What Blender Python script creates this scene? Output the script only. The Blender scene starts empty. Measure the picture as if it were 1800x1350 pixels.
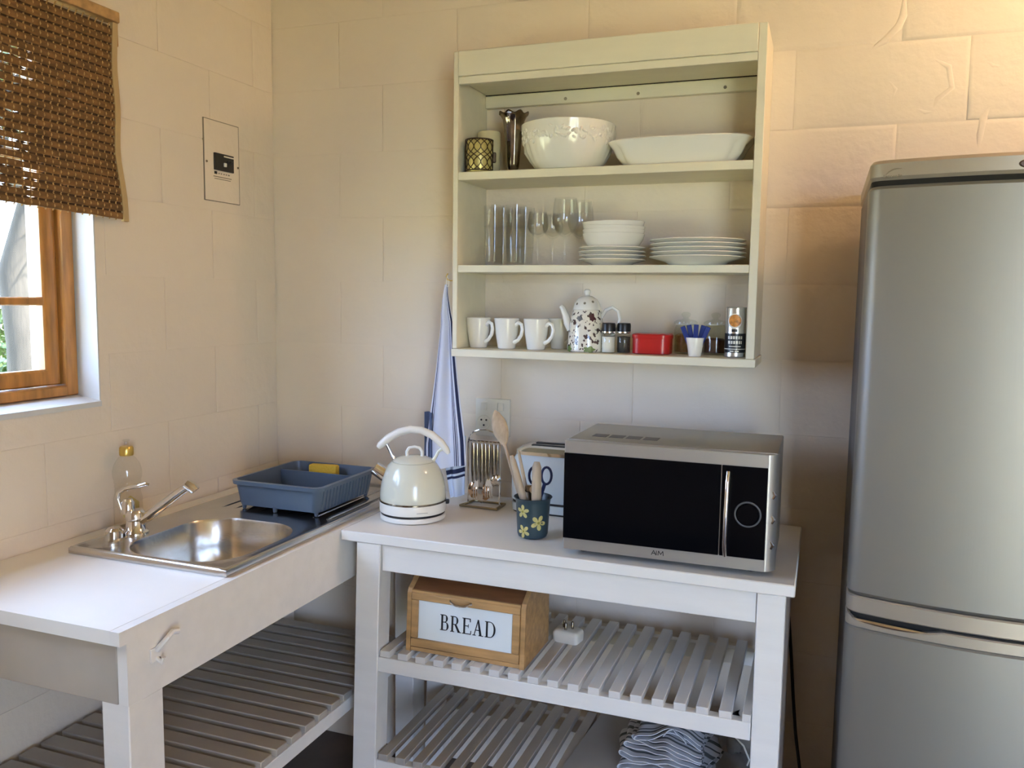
import bpy, bmesh, math, random
from mathutils import Vector, Matrix
random.seed(7)
PI = math.pi
sc = bpy.context.scene
col = sc.collection

# ---------------------------------------------------------------- camera
cam_d = bpy.data.cameras.new('camera')
cam = bpy.data.objects.new('camera', cam_d); col.objects.link(cam)
cam_d.sensor_width = 36.0
cam_d.lens = 29.6473
cam_d.clip_start = 0.05
R_ = Vector((0.93763280, 0.34738074, 0.01309015))
U_ = Vector((-0.04755670, 0.09087899, 0.99472578))
F_ = Vector((-0.34435895, 0.93331004, -0.10173141))
mw = Matrix((R_, U_, -F_)).transposed().to_4x4()
mw.translation = Vector((1.69347, -2.33911, 1.46530))
cam.matrix_world = mw
sc.camera = cam

# ---------------------------------------------------------------- world, sun, lights, exposure
sc.view_settings.view_transform = 'Standard'
sc.view_settings.look = 'None'
sc.view_settings.gamma = 1.0
sc.view_settings.use_curve_mapping = False
sc.view_settings.exposure = 0.82
try:
    sc.cycles.max_bounces = 10
    sc.cycles.diffuse_bounces = 6
    sc.cycles.transmission_bounces = 10
    sc.cycles.transparent_max_bounces = 12
    sc.cycles.caustics_reflective = False
    sc.cycles.caustics_refractive = False
    sc.cycles.sample_clamp_indirect = 6.0
    sc.cycles.use_denoising = True
except Exception:
    pass
SKY_STRENGTH = 1.0
world = bpy.data.worlds.new('sky'); sc.world = world
world.use_nodes = True
wn = world.node_tree
wn.nodes.clear()
wo = wn.nodes.new('ShaderNodeOutputWorld')
wb = wn.nodes.new('ShaderNodeBackground')
wb.inputs[0].default_value = (0.47, 0.64, 1.0, 1)
wb.inputs[1].default_value = 12.0
wn.links.new(wb.outputs[0], wo.inputs[0])


def lamp(name, kind, loc, direction, energy, color, size=None, size_y=None, angle=None, portal=False, spread=None):
    d = bpy.data.lights.new(name, kind)
    d.energy = energy; d.color = color
    if kind == 'AREA':
        d.shape = 'RECTANGLE'; d.size = size; d.size_y = size_y
        if spread: d.spread = spread
        if portal: d.cycles.is_portal = True
    if angle is not None: d.angle = angle
    o = bpy.data.objects.new(name, d); col.objects.link(o)
    o.location = loc
    o.rotation_euler = Vector(direction).to_track_quat('-Z', 'Y').to_euler()
    return o


lamp('sun', 'SUN', (0, 0, 8), (-0.55, -0.22, -0.85), 50.0, (1.0, 0.93, 0.82), angle=0.01)
YF_ = -3.9
# daylight through the two openings of the room (portals only guide the sky light)
lamp('window_portal', 'AREA', (-0.26, -1.34, 1.65), (1, 0, 0), 1.0, (1, 1, 1), 1.24, 0.92, portal=True)
lamp('door_portal', 'AREA', (3.20, YF_ - 0.06, 1.05), (0, 1, 0), 1.0, (1, 1, 1), 1.2, 2.1, portal=True)

# added warm bulb, guessed from the warm upper right wall, above and behind the fridge front, out of frame
bulb = lamp('guessed_warm_bulb', 'POINT', (2.55, -0.30, 2.42), (0, 0, -1), 13.0, (1.0, 0.64, 0.38))
bulb.data.shadow_soft_size = 0.06

# ---------------------------------------------------------------- materials


def mat(name, color, rough=0.5, metal=0.0, var=0.0, vscale=6.0, bump=0.0, bscale=40.0, coat=0.0,
        trans=0.0, ior=1.45, spec=0.5, stretch=None, color2=None, detail=4.0, dist=0.004):
    m = bpy.data.materials.new(name); m.use_nodes = True
    nt = m.node_tree; b = nt.nodes['Principled BSDF']
    b.inputs['Base Color'].default_value = (*color, 1)
    b.inputs['Roughness'].default_value = rough
    b.inputs['Metallic'].default_value = metal
    b.inputs['Coat Weight'].default_value = coat
    b.inputs['Coat Roughness'].default_value = 0.08
    b.inputs['Transmission Weight'].default_value = trans
    b.inputs['IOR'].default_value = ior
    b.inputs['Specular IOR Level'].default_value = spec
    if var or bump:
        tc = nt.nodes.new('ShaderNodeTexCoord'); mp = nt.nodes.new('ShaderNodeMapping')
        nt.links.new(tc.outputs['Object'], mp.inputs['Vector'])
        if stretch: mp.inputs['Scale'].default_value = stretch
    if var:
        n = nt.nodes.new('ShaderNodeTexNoise'); n.inputs['Scale'].default_value = vscale
        n.inputs['Detail'].default_value = detail
        nt.links.new(mp.outputs[0], n.inputs['Vector'])
        r = nt.nodes.new('ShaderNodeValToRGB')
        c2 = color2 or tuple(max(0, c * (1 - var)) for c in color)
        r.color_ramp.elements[0].position = 0.32; r.color_ramp.elements[0].color = (*c2, 1)
        r.color_ramp.elements[1].position = 0.66; r.color_ramp.elements[1].color = (*color, 1)
        nt.links.new(n.outputs['Fac'], r.inputs['Fac'])
        nt.links.new(r.outputs['Color'], b.inputs['Base Color'])
    if bump:
        n2 = nt.nodes.new('ShaderNodeTexNoise'); n2.inputs['Scale'].default_value = bscale
        n2.inputs['Detail'].default_value = 5.0
        nt.links.new(mp.outputs[0], n2.inputs['Vector'])
        bp = nt.nodes.new('ShaderNodeBump'); bp.inputs['Strength'].default_value = bump
        bp.inputs['Distance'].default_value = dist
        nt.links.new(n2.outputs['Fac'], bp.inputs['Height'])
        nt.links.new(bp.outputs['Normal'], b.inputs['Normal'])
    return m


def stripes(name, base, bands, rough=0.9, axis='X', bump=0.25):
    """cloth with woven bands; bands = [(u0,u1,colour)] on the UV axis"""
    m = mat(name, base, rough)
    nt = m.node_tree; b = nt.nodes['Principled BSDF']
    uv = nt.nodes.new('ShaderNodeUVMap'); sp = nt.nodes.new('ShaderNodeSeparateXYZ')
    nt.links.new(uv.outputs[0], sp.inputs[0])
    r = nt.nodes.new('ShaderNodeValToRGB'); r.color_ramp.interpolation = 'CONSTANT'
    cr = r.color_ramp
    cr.elements[0].position = 0; cr.elements[0].color = (*base, 1)
    cr.elements[1].position = 0.999; cr.elements[1].color = (*base, 1)
    for u0, u1, c in bands:
        e = cr.elements.new(u0); e.color = (*c, 1)
        e = cr.elements.new(u1); e.color = (*base, 1)
    nt.links.new(sp.outputs[axis], r.inputs['Fac'])
    nt.links.new(r.outputs['Color'], b.inputs['Base Color'])
    n2 = nt.nodes.new('ShaderNodeTexNoise'); n2.inputs['Scale'].default_value = 220
    bp = nt.nodes.new('ShaderNodeBump'); bp.inputs['Strength'].default_value = bump; bp.inputs['Distance'].default_value = 0.001
    nt.links.new(n2.outputs['Fac'], bp.inputs['Height']); nt.links.new(bp.outputs['Normal'], b.inputs['Normal'])
    return m


def glass(name, color=(1, 1, 1), rough=0.0, ior=1.45):
    return mat(name, color, rough, trans=1.0, ior=ior)


def thin_glass(name, tint=(0.985, 0.99, 0.985), refl=0.12):
    m = bpy.data.materials.new(name); m.use_nodes = True
    nt = m.node_tree; nt.nodes.clear()
    o = nt.nodes.new('ShaderNodeOutputMaterial'); t = nt.nodes.new('ShaderNodeBsdfTransparent')
    g = nt.nodes.new('ShaderNodeBsdfGlossy'); g.inputs['Roughness'].default_value = 0.02
    t.inputs[0].default_value = (*tint, 1)
    lw = nt.nodes.new('ShaderNodeLayerWeight'); lw.inputs['Blend'].default_value = 0.5
    p5 = nt.nodes.new('ShaderNodeMath'); p5.operation = 'POWER'; p5.inputs[1].default_value = 4.0
    nt.links.new(lw.outputs['Facing'], p5.inputs[0])
    pw = nt.nodes.new('ShaderNodeMath'); pw.operation = 'MULTIPLY_ADD'
    pw.inputs[1].default_value = 0.35; pw.inputs[2].default_value = refl * 0.3
    nt.links.new(p5.outputs[0], pw.inputs[0])
    mx = nt.nodes.new('ShaderNodeMixShader')
    nt.links.new(pw.outputs[0], mx.inputs[0]); nt.links.new(t.outputs[0], mx.inputs[1]); nt.links.new(g.outputs[0], mx.inputs[2])
    nt.links.new(mx.outputs[0], o.inputs[0])
    return m


M = {}
M['wall'] = mat('painted_plaster', (0.79, 0.695, 0.575), 0.75, var=0.06, vscale=2.2, bump=0.55, bscale=22, dist=0.006)
M['reveal'] = mat('painted_reveal', (0.62, 0.62, 0.60), 0.7, var=0.04, vscale=4, bump=0.4, bscale=25)
M['ceiling'] = mat('ceiling_boards', (0.62, 0.50, 0.36), 0.7, var=0.15, vscale=3)
M['floor'] = mat('dark_screed_floor', (0.10, 0.062, 0.042), 0.45, var=0.4, vscale=5, bump=0.2, bscale=20)
M['white_wood'] = mat('white_painted_wood', (0.80, 0.77, 0.725), 0.45, var=0.05, vscale=5, bump=0.12, bscale=30, stretch=(1, 6, 6), dist=0.002)
M['white_top'] = mat('white_painted_worktop', (0.83, 0.80, 0.745), 0.40, var=0.05, vscale=4, bump=0.1, bscale=26, dist=0.002)
M['slat'] = mat('shade_darkened_slat', (0.44, 0.395, 0.34), 0.55, var=0.12, vscale=7, bump=0.15, bscale=30, dist=0.002)  # slat paint darkened for the shade under the tables
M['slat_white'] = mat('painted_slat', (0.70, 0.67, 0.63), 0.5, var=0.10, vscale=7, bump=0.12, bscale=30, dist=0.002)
M['shelf'] = mat('cream_painted_shelf', (0.77, 0.72, 0.57), 0.45, var=0.05, vscale=6, bump=0.1, bscale=30, stretch=(1, 5, 5), dist=0.002)
M['steel'] = mat('stainless_steel', (0.62, 0.60, 0.57), 0.22, 1.0, var=0.12, vscale=9, bump=0.05, bscale=120)
M['chrome'] = mat('chrome', (0.78, 0.77, 0.75), 0.09, 1.0)
M['dark_chrome'] = mat('tarnished_silver', (0.36, 0.31, 0.25), 0.16, 1.0, var=0.5, vscale=30)
M['brass'] = mat('gold_cap', (0.72, 0.50, 0.13), 0.28, 0.8)
M['orange_glint'] = mat('orange_reflection_steel', (0.75, 0.52, 0.34), 0.16, 1.0)  # orange reflection in the large spoons put into the steel colour
M['window_wood'] = mat('varnished_meranti', (0.52, 0.235, 0.055), 0.35, var=0.45, vscale=9, stretch=(6, 6, 0.8), coat=0.3, bump=0.1, bscale=30)
M['pine'] = mat('oiled_pine', (0.50, 0.295, 0.125), 0.45, var=0.34, vscale=10, stretch=(0.8, 6, 6), bump=0.08, bscale=40)
M['pine_dark'] = mat('dark_oiled_wood', (0.20, 0.085, 0.035), 0.45, var=0.3, vscale=10, stretch=(0.8, 6, 6))
M['spoon_wood'] = mat('beech_wood', (0.47, 0.37, 0.265), 0.6, var=0.25, vscale=25, stretch=(4, 4, 0.6))
M['reed'] = mat('woven_reed', (0.215, 0.107, 0.034), 0.7, var=0.5, vscale=26, stretch=(3, 1, 3), detail=3)
M['reed_dark'] = mat('dark_reed', (0.085, 0.040, 0.014), 0.75, var=0.4, vscale=30, stretch=(3, 1, 3))
M['thread'] = mat('weaving_thread', (0.43, 0.265, 0.105), 0.8)
M['tape'] = mat('binding_tape', (0.46, 0.33, 0.17), 0.85, bump=0.2, bscale=200)
M['rack'] = mat('blue_grey_plastic', (0.095, 0.130, 0.185), 0.34, var=0.1, vscale=10)
M['sponge'] = mat('yellow_sponge', (0.62, 0.40, 0.045), 0.95, bump=0.8, bscale=180)
M['kettle'] = mat('cream_enamel', (0.66, 0.665, 0.56), 0.20, coat=0.5)
M['kettle_w'] = mat('white_plastic', (0.80, 0.78, 0.72), 0.35)
M['black'] = mat('black_plastic', (0.012, 0.012, 0.013), 0.35)
M['blackglass'] = mat('black_glass', (0.003, 0.003, 0.004), 0.03, spec=0.12)
M['silver'] = mat('silver_paint', (0.50, 0.49, 0.475), 0.34, 0.75, bump=0.03, bscale=300)
M['mw_case'] = mat('grey_steel_case', (0.38, 0.37, 0.345), 0.38, 0.75)
M['fridge'] = mat('brushed_fridge_steel', (0.29, 0.275, 0.25), 0.50, 0.75, var=0.05, vscale=3, bump=0.04, bscale=260, stretch=(1, 1, 0.05))
M['fridge_side'] = mat('dark_grey_side', (0.10, 0.10, 0.105), 0.45)
M['fridge_cap'] = mat('silver_plastic_cap', (0.40, 0.355, 0.295), 0.40, 0.5)
M['gap'] = mat('dark_gap', (0.01, 0.009, 0.008), 0.9)
M['ceramic'] = mat('white_glaze', (0.82, 0.80, 0.74), 0.15, coat=0.3)
M['ceramic_r'] = mat('white_relief_glaze', (0.82, 0.80, 0.72), 0.15, coat=0.4)
M['tumbler'] = thin_glass('drinking_glass')
M['jar'] = thin_glass('jar_glass', (0.965, 0.98, 0.95), 0.14)
M['pane'] = thin_glass('window_pane', (0.97, 0.98, 0.97), 0.03)
M['frost'] = mat('frosted_white_glass', (0.72, 0.76, 0.76), 0.22)
M['ink'] = mat('black_ink', (0.012, 0.012, 0.014), 0.5)
M['grey_ink'] = mat('faded_ink', (0.22, 0.19, 0.14), 0.7)
M['pot'] = mat('teal_enamel', (0.035, 0.062, 0.078), 0.35, var=0.2, vscale=12)
M['petal'] = mat('yellow_petal_print', (0.60, 0.52, 0.20), 0.5, var=0.3, vscale=40)
M['petal_c'] = mat('olive_flower_centre', (0.25, 0.22, 0.04), 0.6)
M['scissor'] = mat('navy_plastic', (0.012, 0.018, 0.065), 0.35)
M['toaster'] = mat('pale_blue_enamel', (0.62, 0.70, 0.74), 0.22, coat=0.4)
M['red'] = mat('red_tin', (0.42, 0.012, 0.012), 0.30, coat=0.2)
M['salt'] = mat('white_salt', (0.78, 0.76, 0.72), 0.9)
M['pepper'] = mat('black_peppercorn', (0.06, 0.055, 0.045), 0.8, var=0.6, vscale=200)
M['blue'] = mat('blue_paper', (0.010, 0.030, 0.19), 0.45)
M['sugar'] = mat('brown_sugar', (0.45, 0.28, 0.10), 0.9, var=0.4, vscale=120)
M['coffee'] = mat('ground_coffee', (0.10, 0.045, 0.025), 0.9, var=0.4, vscale=160)
M['tin'] = mat('silver_tin', (0.66, 0.65, 0.60), 0.25, 0.8)
M['can_black'] = mat('black_can_print', (0.015, 0.018, 0.022), 0.3)
M['can_white'] = mat('white_can_print', (0.75, 0.74, 0.68), 0.45)
M['orange'] = mat('orange_food_print', (0.70, 0.28, 0.05), 0.45, var=0.5, vscale=120)
M['leafgreen'] = mat('green_leaf_print', (0.13, 0.19, 0.04), 0.4)
M['candle'] = mat('cream_wax', (0.74, 0.66, 0.42), 0.5)
M['lantern_glass'] = mat('amber_mercury_glass', (0.62, 0.53, 0.20), 0.3, 0.3, var=0.3, vscale=25)
M['wire'] = mat('dark_bronze_wire', (0.06, 0.040, 0.022), 0.4, 0.7)
M['goldwire'] = mat('gold_wire', (0.42, 0.34, 0.20), 0.28, 0.9)
M['socket'] = mat('ivory_plastic', (0.76, 0.73, 0.64), 0.35)
M['bottle'] = thin_glass('clear_plastic', (0.975, 0.975, 0.955), 0.14)
M['label'] = mat('lemon_label', (0.62, 0.52, 0.20), 0.6, var=0.3, vscale=30)
M['liquid'] = mat('clear_soap', (0.95, 0.94, 0.86), 0.02, trans=1.0, ior=1.33)
M['mat'] = mat('grey_plastic_mat', (0.36, 0.345, 0.33), 0.5, var=0.12, vscale=6, bump=0.2, bscale=10)
M['bag'] = mat('grey_plastic_film', (0.24, 0.225, 0.20), 0.35, var=0.3, vscale=14, bump=0.6, bscale=30)
M['rubber'] = mat('black_rubber', (0.015, 0.014, 0.013), 0.6)
NAVY = (0.022, 0.028, 0.075)
M['towel'] = stripes('striped_tea_towel', (0.66, 0.67, 0.78), [(0.05, 0.10, NAVY), (0.16, 0.185, NAVY), (0.70, 0.725, NAVY), (0.76, 0.80, NAVY), (0.825, 0.845, NAVY), (0.90, 0.97, NAVY)])
M['towel_lo'] = stripes('striped_tea_towel_tail', (0.62, 0.68, 0.80), [(0.40, 0.47, NAVY), (0.52, 0.60, NAVY), (0.64, 0.68, NAVY)], axis='Y')
M['cloth'] = stripes('striped_dish_cloth', (0.62, 0.63, 0.66), [(0.10, 0.16, (0.10, 0.11, 0.12)), (0.22, 0.26, (0.10, 0.11, 0.12)), (0.40, 0.50, (0.14, 0.15, 0.15)), (0.62, 0.66, (0.10, 0.11, 0.12)), (0.78, 0.86, (0.12, 0.13, 0.13))], axis='Y')
M['bark'] = mat('tree_bark', (0.024, 0.021, 0.019), 0.9, var=0.4, vscale=8, stretch=(3, 3, 0.6), bump=0.6, bscale=20)
M['leaf'] = mat('green_foliage', (0.024, 0.052, 0.006), 0.6, var=0.5, vscale=2)
M['grass'] = mat('sunlit_dry_grass', (0.48, 0.46, 0.23), 0.9, var=0.35, vscale=1.2)

# ---------------------------------------------------------------- mesh helpers


def obj(name, bm, m, parent=None, loc=(0, 0, 0), rot=None, smooth=38, normals=True):
    if normals: bmesh.ops.recalc_face_normals(bm, faces=bm.faces[:])
    me = bpy.data.meshes.new(name); bm.to_mesh(me); bm.free()
    ms = m if isinstance(m, (list, tuple)) else [m]
    for x in ms: me.materials.append(x)
    if smooth:
        me.shade_smooth()
        try: me.set_sharp_from_angle(angle=math.radians(smooth))
        except Exception: pass
    o = bpy.data.objects.new(name, me); col.objects.link(o)
    if parent: o.parent = parent
    o.location = loc
    if rot: o.rotation_euler = rot
    return o


def tag(o, label, cat, group=None):
    o['label'] = label; o['category'] = cat
    if group: o['group'] = group
    return o


def thing(name, label, cat, loc=(0, 0, 0), rz=0.0, group=None):
    o = bpy.data.objects.new(name, None); col.objects.link(o)
    o.empty_display_size = 0.05
    o.location = loc; o.rotation_euler = (0, 0, rz)
    return tag(o, label, cat, group)


def struct(o):
    o['kind'] = 'structure'; return o


def dup(root, loc, rz, label, group=None):
    r = root.copy(); col.objects.link(r); r.location = loc; r.rotation_euler = (0, 0, rz)
    r['label'] = label
    if group: r['group'] = group
    for ch in list(root.children):
        c = ch.copy(); col.objects.link(c); c.parent = r
        for g in list(ch.children):
            d = g.copy(); col.objects.link(d); d.parent = c
    return r


def box(bm, x0, x1, y0, y1, z0, z1, bev=0.002, seg=1):
    g = bmesh.ops.create_cube(bm, size=1.0)
    vs = g['verts']
    for v in vs:
        v.co = Vector((x0 + (v.co.x + .5) * (x1 - x0), y0 + (v.co.y + .5) * (y1 - y0), z0 + (v.co.z + .5) * (z1 - z0)))
    if bev > 0:
        es = list({e for v in vs for e in v.link_edges})
        bmesh.ops.bevel(bm, geom=es, offset=bev, segments=seg, affect='EDGES', profile=0.5)
    return bm


def B(x0, x1, y0, y1, z0, z1, bev=0.002, seg=1):
    return box(bmesh.new(), x0, x1, y0, y1, z0, z1, bev, seg)


def ring_faces(bm, a, b):
    n = len(a)
    for i in range(n):
        j = (i + 1) % n
        try: bm.faces.new((a[i], a[j], b[j], b[i]))
        except ValueError: pass


def lathe(prof, seg=32, bm=None, wob=None, sy=1.0):
    bm = bm or bmesh.new(); prev = None
    for k, (r, z) in enumerate(prof):
        if r < 1e-6:
            cur = [bm.verts.new((0, 0, z))]
        else:
            cur = []
            for i in range(seg):
                a = 2 * PI * i / seg
                rr, zz = (r, z) if wob is None else wob(r, z, a, k)
                cur.append(bm.verts.new((rr * math.cos(a), rr * math.sin(a) * sy, zz)))
        if prev is not None:
            if len(prev) == 1 and len(cur) > 1:
                for i in range(seg): bm.faces.new((prev[0], cur[i], cur[(i + 1) % seg]))
            elif len(cur) == 1 and len(prev) > 1:
                for i in range(seg): bm.faces.new((cur[0], prev[i], prev[(i + 1) % seg]))
            elif len(cur) > 1:
                ring_faces(bm, prev, cur)
        prev = cur
    return bm


def tube(pts, r, seg=8, bm=None, closed=False, flat=1.0):
    """swept tube; r one radius or a list; flat squashes the section"""
    bm = bm or bmesh.new()
    P = [Vector(p) for p in pts]; n = len(P)
    rr = r if isinstance(r, (list, tuple)) else [r] * n
    T = []
    for i in range(n):
        if closed: t = P[(i + 1) % n] - P[i - 1]
        else: t = P[min(i + 1, n - 1)] - P[max(i - 1, 0)]
        T.append(t.normalized())
    up = Vector((0, 0, 1)) if abs(T[0].z) < 0.9 else Vector((0, 1, 0))
    N = (up - T[0] * up.dot(T[0])).normalized()
    rings = []
    for i in range(n):
        N = (N - T[i] * N.dot(T[i])).normalized()
        Bn = T[i].cross(N)
        rings.append([bm.verts.new(P[i] + (N * math.cos(2 * PI * k / seg) * flat + Bn * math.sin(2 * PI * k / seg)) * rr[i]) for k in range(seg)])
    for i in range(n - 1): ring_faces(bm, rings[i], rings[i + 1])
    if closed: ring_faces(bm, rings[-1], rings[0])
    else:
        bm.faces.new(rings[0]); bm.faces.new(rings[-1])
    return bm


def prism(poly, d, bm=None):
    """extrude a 3-D polygon by vector d"""
    bm = bm or bmesh.new(); d = Vector(d)
    a = [bm.verts.new(Vector(p)) for p in poly]
    b = [bm.verts.new(Vector(p) + d) for p in poly]
    bm.faces.new(a); bm.faces.new(list(reversed(b)))
    ring_faces(bm, a, b)
    return bm


def rrect(cx, cy, hx, hy, r, n=6):
    """rounded rectangle, 4*(n+1) points, counter-clockwise from the +x,-y corner"""
    out = []
    for (sx, sy, a0) in ((1, -1, -PI / 2), (1, 1, 0), (-1, 1, PI / 2), (-1, -1, PI)):
        for k in range(n + 1):
            a = a0 + PI / 2 * k / n
            out.append((cx + sx * (hx - r) + r * math.cos(a), cy + sy * (hy - r) + r * math.sin(a)))
    return out


def loft(rings, cap0=True, cap1=True, bm=None):
    bm = bm or bmesh.new()
    L = [[bm.verts.new(Vector(p)) for p in r] for r in rings]
    for a, b in zip(L, L[1:]): ring_faces(bm, a, b)
    if cap0: bm.faces.new(L[0])
    if cap1: bm.faces.new(L[-1])
    return bm


def rr3(cx, cy, hx, hy, r, z, n=6):
    return [(x, y, z) for x, y in rrect(cx, cy, hx, hy, r, n)]


def grid(f, nu, nv, thick=0.0, uv=True):
    bm = bmesh.new()
    V = [[bm.verts.new(f(i / nu, j / nv)) for j in range(nv + 1)] for i in range(nu + 1)]
    lay = bm.loops.layers.uv.new('UVMap')
    for i in range(nu):
        for j in range(nv):
            fc = bm.faces.new((V[i][j], V[i + 1][j], V[i + 1][j + 1], V[i][j + 1]))
            for lp, (a, b) in zip(fc.loops, ((i, j), (i + 1, j), (i + 1, j + 1), (i, j + 1))):
                lp[lay].uv = (a / nu, b / nv)
    if thick:
        bmesh.ops.recalc_face_normals(bm, faces=bm.faces[:])
        bmesh.ops.solidify(bm, geom=bm.faces[:], thickness=thick)
    return bm


def holed_plate(x0, x1, y0, y1, hx0, hx1, hy0, hy1, z0, z1):
    bm = bmesh.new()
    def q(z): return ([bm.verts.new((x, y, z)) for x, y in ((x0, y0), (x1, y0), (x1, y1), (x0, y1))],
                      [bm.verts.new((x, y, z)) for x, y in ((hx0, hy0), (hx1, hy0), (hx1, hy1), (hx0, hy1))])
    o0, i0 = q(z0); o1, i1 = q(z1)
    ring_faces(bm, o0, i0); ring_faces(bm, o1, i1); ring_faces(bm, o0, o1); ring_faces(bm, i0, i1)
    return bm


# ================================================================ THE SETTING
XR, YF, ZC = 3.9, -3.9, 2.75
struct(obj('floor', B(-0.23, XR + .2, YF - .2, 0.25, -0.12, 0.0, 0), M['floor']))
struct(obj('ceiling', B(-0.23, XR + .2, YF - .2, 0.25, ZC, ZC + .12, 0), M['ceiling']))
COURSE, BLOCK = 0.1982, 0.398
Z0B = 2.1040 - 10 * COURSE
wall_back = struct(obj('wall_back', B(-0.23, XR + .2, 0.0024, 0.25, 0.0, ZC, 0), M['wall']))
rb = random.Random(3)


def block_mesh(u0, u1, z0, z1, lift):
    """a painted concrete block face with soft worn edges: a few verts, front at y=0"""
    bm = bmesh.new()
    e = 0.0045; j = lambda s: rb.uniform(-s, s)
    g = 1.0 if (u0 > 1.35 and z1 > 1.75) else 0.5
    def ring(ins, y, wob):
        return [(u0 + ins + j(wob), y, z0 + ins + j(wob)), (u1 - ins + j(wob), y, z0 + ins + j(wob)),
                (u1 - ins + j(wob), y, z1 - ins + j(wob)), (u0 + ins + j(wob), y, z1 - ins + j(wob))]
    return loft([ring(0.0005, 0.012, 0), ring(0.0008, 0.0020 * g, 0.0004), ring(0.0045, 0.0005 * g + lift * g, 0.001), ring(0.011, lift * g, 0.002)], True, True, bm)


row = 0
z = Z0B - COURSE
while z < ZC:
    z1 = min(z + COURSE, ZC)
    off = 1.592 if (round((2.104 - z) / COURSE) % 2 == 1) else 1.838
    u = off - BLOCK * 6
    while u < XR:
        a, b = max(u, 0.002), min(u + BLOCK, XR)
        if b - a > 0.03 and z1 - max(z, 0) > 0.03:
            obj('block', block_mesh(a, b, max(z, 0.0), z1, rb.uniform(-0.0003, 0.0003)), M['wall'], wall_back, smooth=60)
        u += BLOCK
    z += COURSE

for pts, r in (([(1.838, 2.215), (1.838, 2.165), (1.828, 2.140), (1.800, 2.110), (1.770, 2.090)], .010), ([(1.905, 2.06), (1.945, 2.035), (1.955, 1.985), (1.925, 1.960), (1.915, 1.935)], .008),
               ([(2.045, 1.945), (2.028, 1.915), (2.022, 1.870), (2.020, 1.83)], .009), ([(1.80, 2.03), (1.83, 1.99), (1.82, 1.95)], .006), ([(2.00, 2.06), (2.04, 2.03), (2.09, 2.02)], .007),
               ([(1.86, 1.95), (1.90, 1.93), (1.93, 1.93)], .006), ([(1.02, 1.075), (1.09, 1.09), (1.17, 1.085)], .005)):
    P3 = [(x, .0012, zq) for x, zq in pts]; n = len(P3)
    bm = tube(P3, [r * (.35 if k in (0, n - 1) else 1) for k in range(n)], 10)
    for v in bm.verts: v.co.y = .0012 + (v.co.y - .0012) * .26
    obj('plaster_ridge', bm, M['wall'], wall_back, smooth=80)

WY0, WY1, WZ0, WZ1 = -1.95, -0.7256, 1.194, 2.12     # window opening in the left wall


def wall_x(name, x0, x1, oy0, oy1, oz0, oz1):
    bm = bmesh.new()
    def q(x): return ([bm.verts.new((x, y, zz)) for y, zz in ((YF - .2, 0), (0.004, 0), (0.004, ZC), (YF - .2, ZC))],
                      [bm.verts.new((x, y, zz)) for y, zz in ((oy0, oz0), (oy1, oz0), (oy1, oz1), (oy0, oz1))])
    o0, i0 = q(x0); o1, i1 = q(x1)
    ring_faces(bm, o0, i0); ring_faces(bm, o1, i1); ring_faces(bm, o0, o1); ring_faces(bm, i0, i1)
    return bm


wall_left = struct(obj('wall_left', wall_x('wall_left', -0.23, -0.0024, WY0, WY1, WZ0, WZ1), M['wall'], smooth=0))
z = Z0B - COURSE
while z < ZC:
    z1 = min(z + COURSE, ZC); zz = max(z, 0)
    off = 0.10 if (round((2.104 - z) / COURSE) % 2 == 1) else 0.30
    u = off
    while u > YF:
        a, b = max(u - BLOCK, YF), min(u, -0.001)
        segs = []
        if b - a > 0.03 and z1 - zz > 0.03:
            if z1 <= WZ0 + .001 or zz >= WZ1 - .001 or b <= WY0 + .001 or a >= WY1 - .001:
                segs.append((a, b, zz, z1))
            else:
                if a < WY0: segs.append((a, WY0, zz, z1))
                if b > WY1: segs.append((WY1, b, zz, z1))
                if zz < WZ0: segs.append((max(a, WY0), min(b, WY1), zz, WZ0))
                if z1 > WZ1: segs.append((max(a, WY0), min(b, WY1), WZ1, z1))
        for (p, q, r, s) in segs:
            if q - p < 0.03 or s - r < 0.03: continue
            bm = block_mesh(p, q, r, s, rb.uniform(-0.0003, 0.0003))
            for v in bm.verts: v.co = Vector((-v.co.y, v.co.x, v.co.z))
            obj('block', bm, M['wall'], wall_left, smooth=60)
        u -= BLOCK
    z += COURSE
# plastered reveal lining of the window recess and its sloping sill
bm = bmesh.new()
box(bm, -0.21, -0.001, WY1, WY1 + 0.004, WZ0, WZ1, 0)
for v in bm.verts: v.co.y -= 0.004
struct(obj('trim_1', bm, M['reveal']))
sillp = [(0.006, WY0, WZ0 - 0.012), (0.006, WY0, WZ0 + .001), (-0.075, WY0, WZ0 + 0.014), (-0.21, WY0, WZ0 + 0.016), (-0.21, WY0, WZ0 - 0.02)]
struct(obj('trim_2', prism(sillp, (0, WY1 - WY0 - 0.004, 0)), M['reveal']))
# right wall, front wall with the outside door opening
struct(obj('wall_right', B(XR, XR + .2, YF - .2, 0.25, 0, ZC, 0), M['wall']))
DX0, DX1 = 2.60, 3.80
bm = wall_x('wall_front', YF - .2, YF, DX0, DX1, 0.0001, 2.1)
for v in bm.verts:
    u = v.co.y
    if abs(u - 0.004) < 1e-6: u = XR + .2
    if abs(u - (YF - .2)) < 1e-6: u = -0.23
    v.co = Vector((u, v.co.x, v.co.z))
struct(obj('wall_front', bm, M['wall'], smooth=0))
struct(obj('trim_3', B(DX0 - .06, DX0, YF - .1, YF + .02, 0, 2.16, 0.003), M['window_wood']))
struct(obj('trim_4', B(DX1, DX1 + .06, YF - .1, YF + .02, 0, 2.16, 0.003), M['window_wood']))
struct(obj('trim_5', B(DX0, DX1, YF - .1, YF + .02, 2.1, 2.16, 0.003), M['window_wood']))

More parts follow.
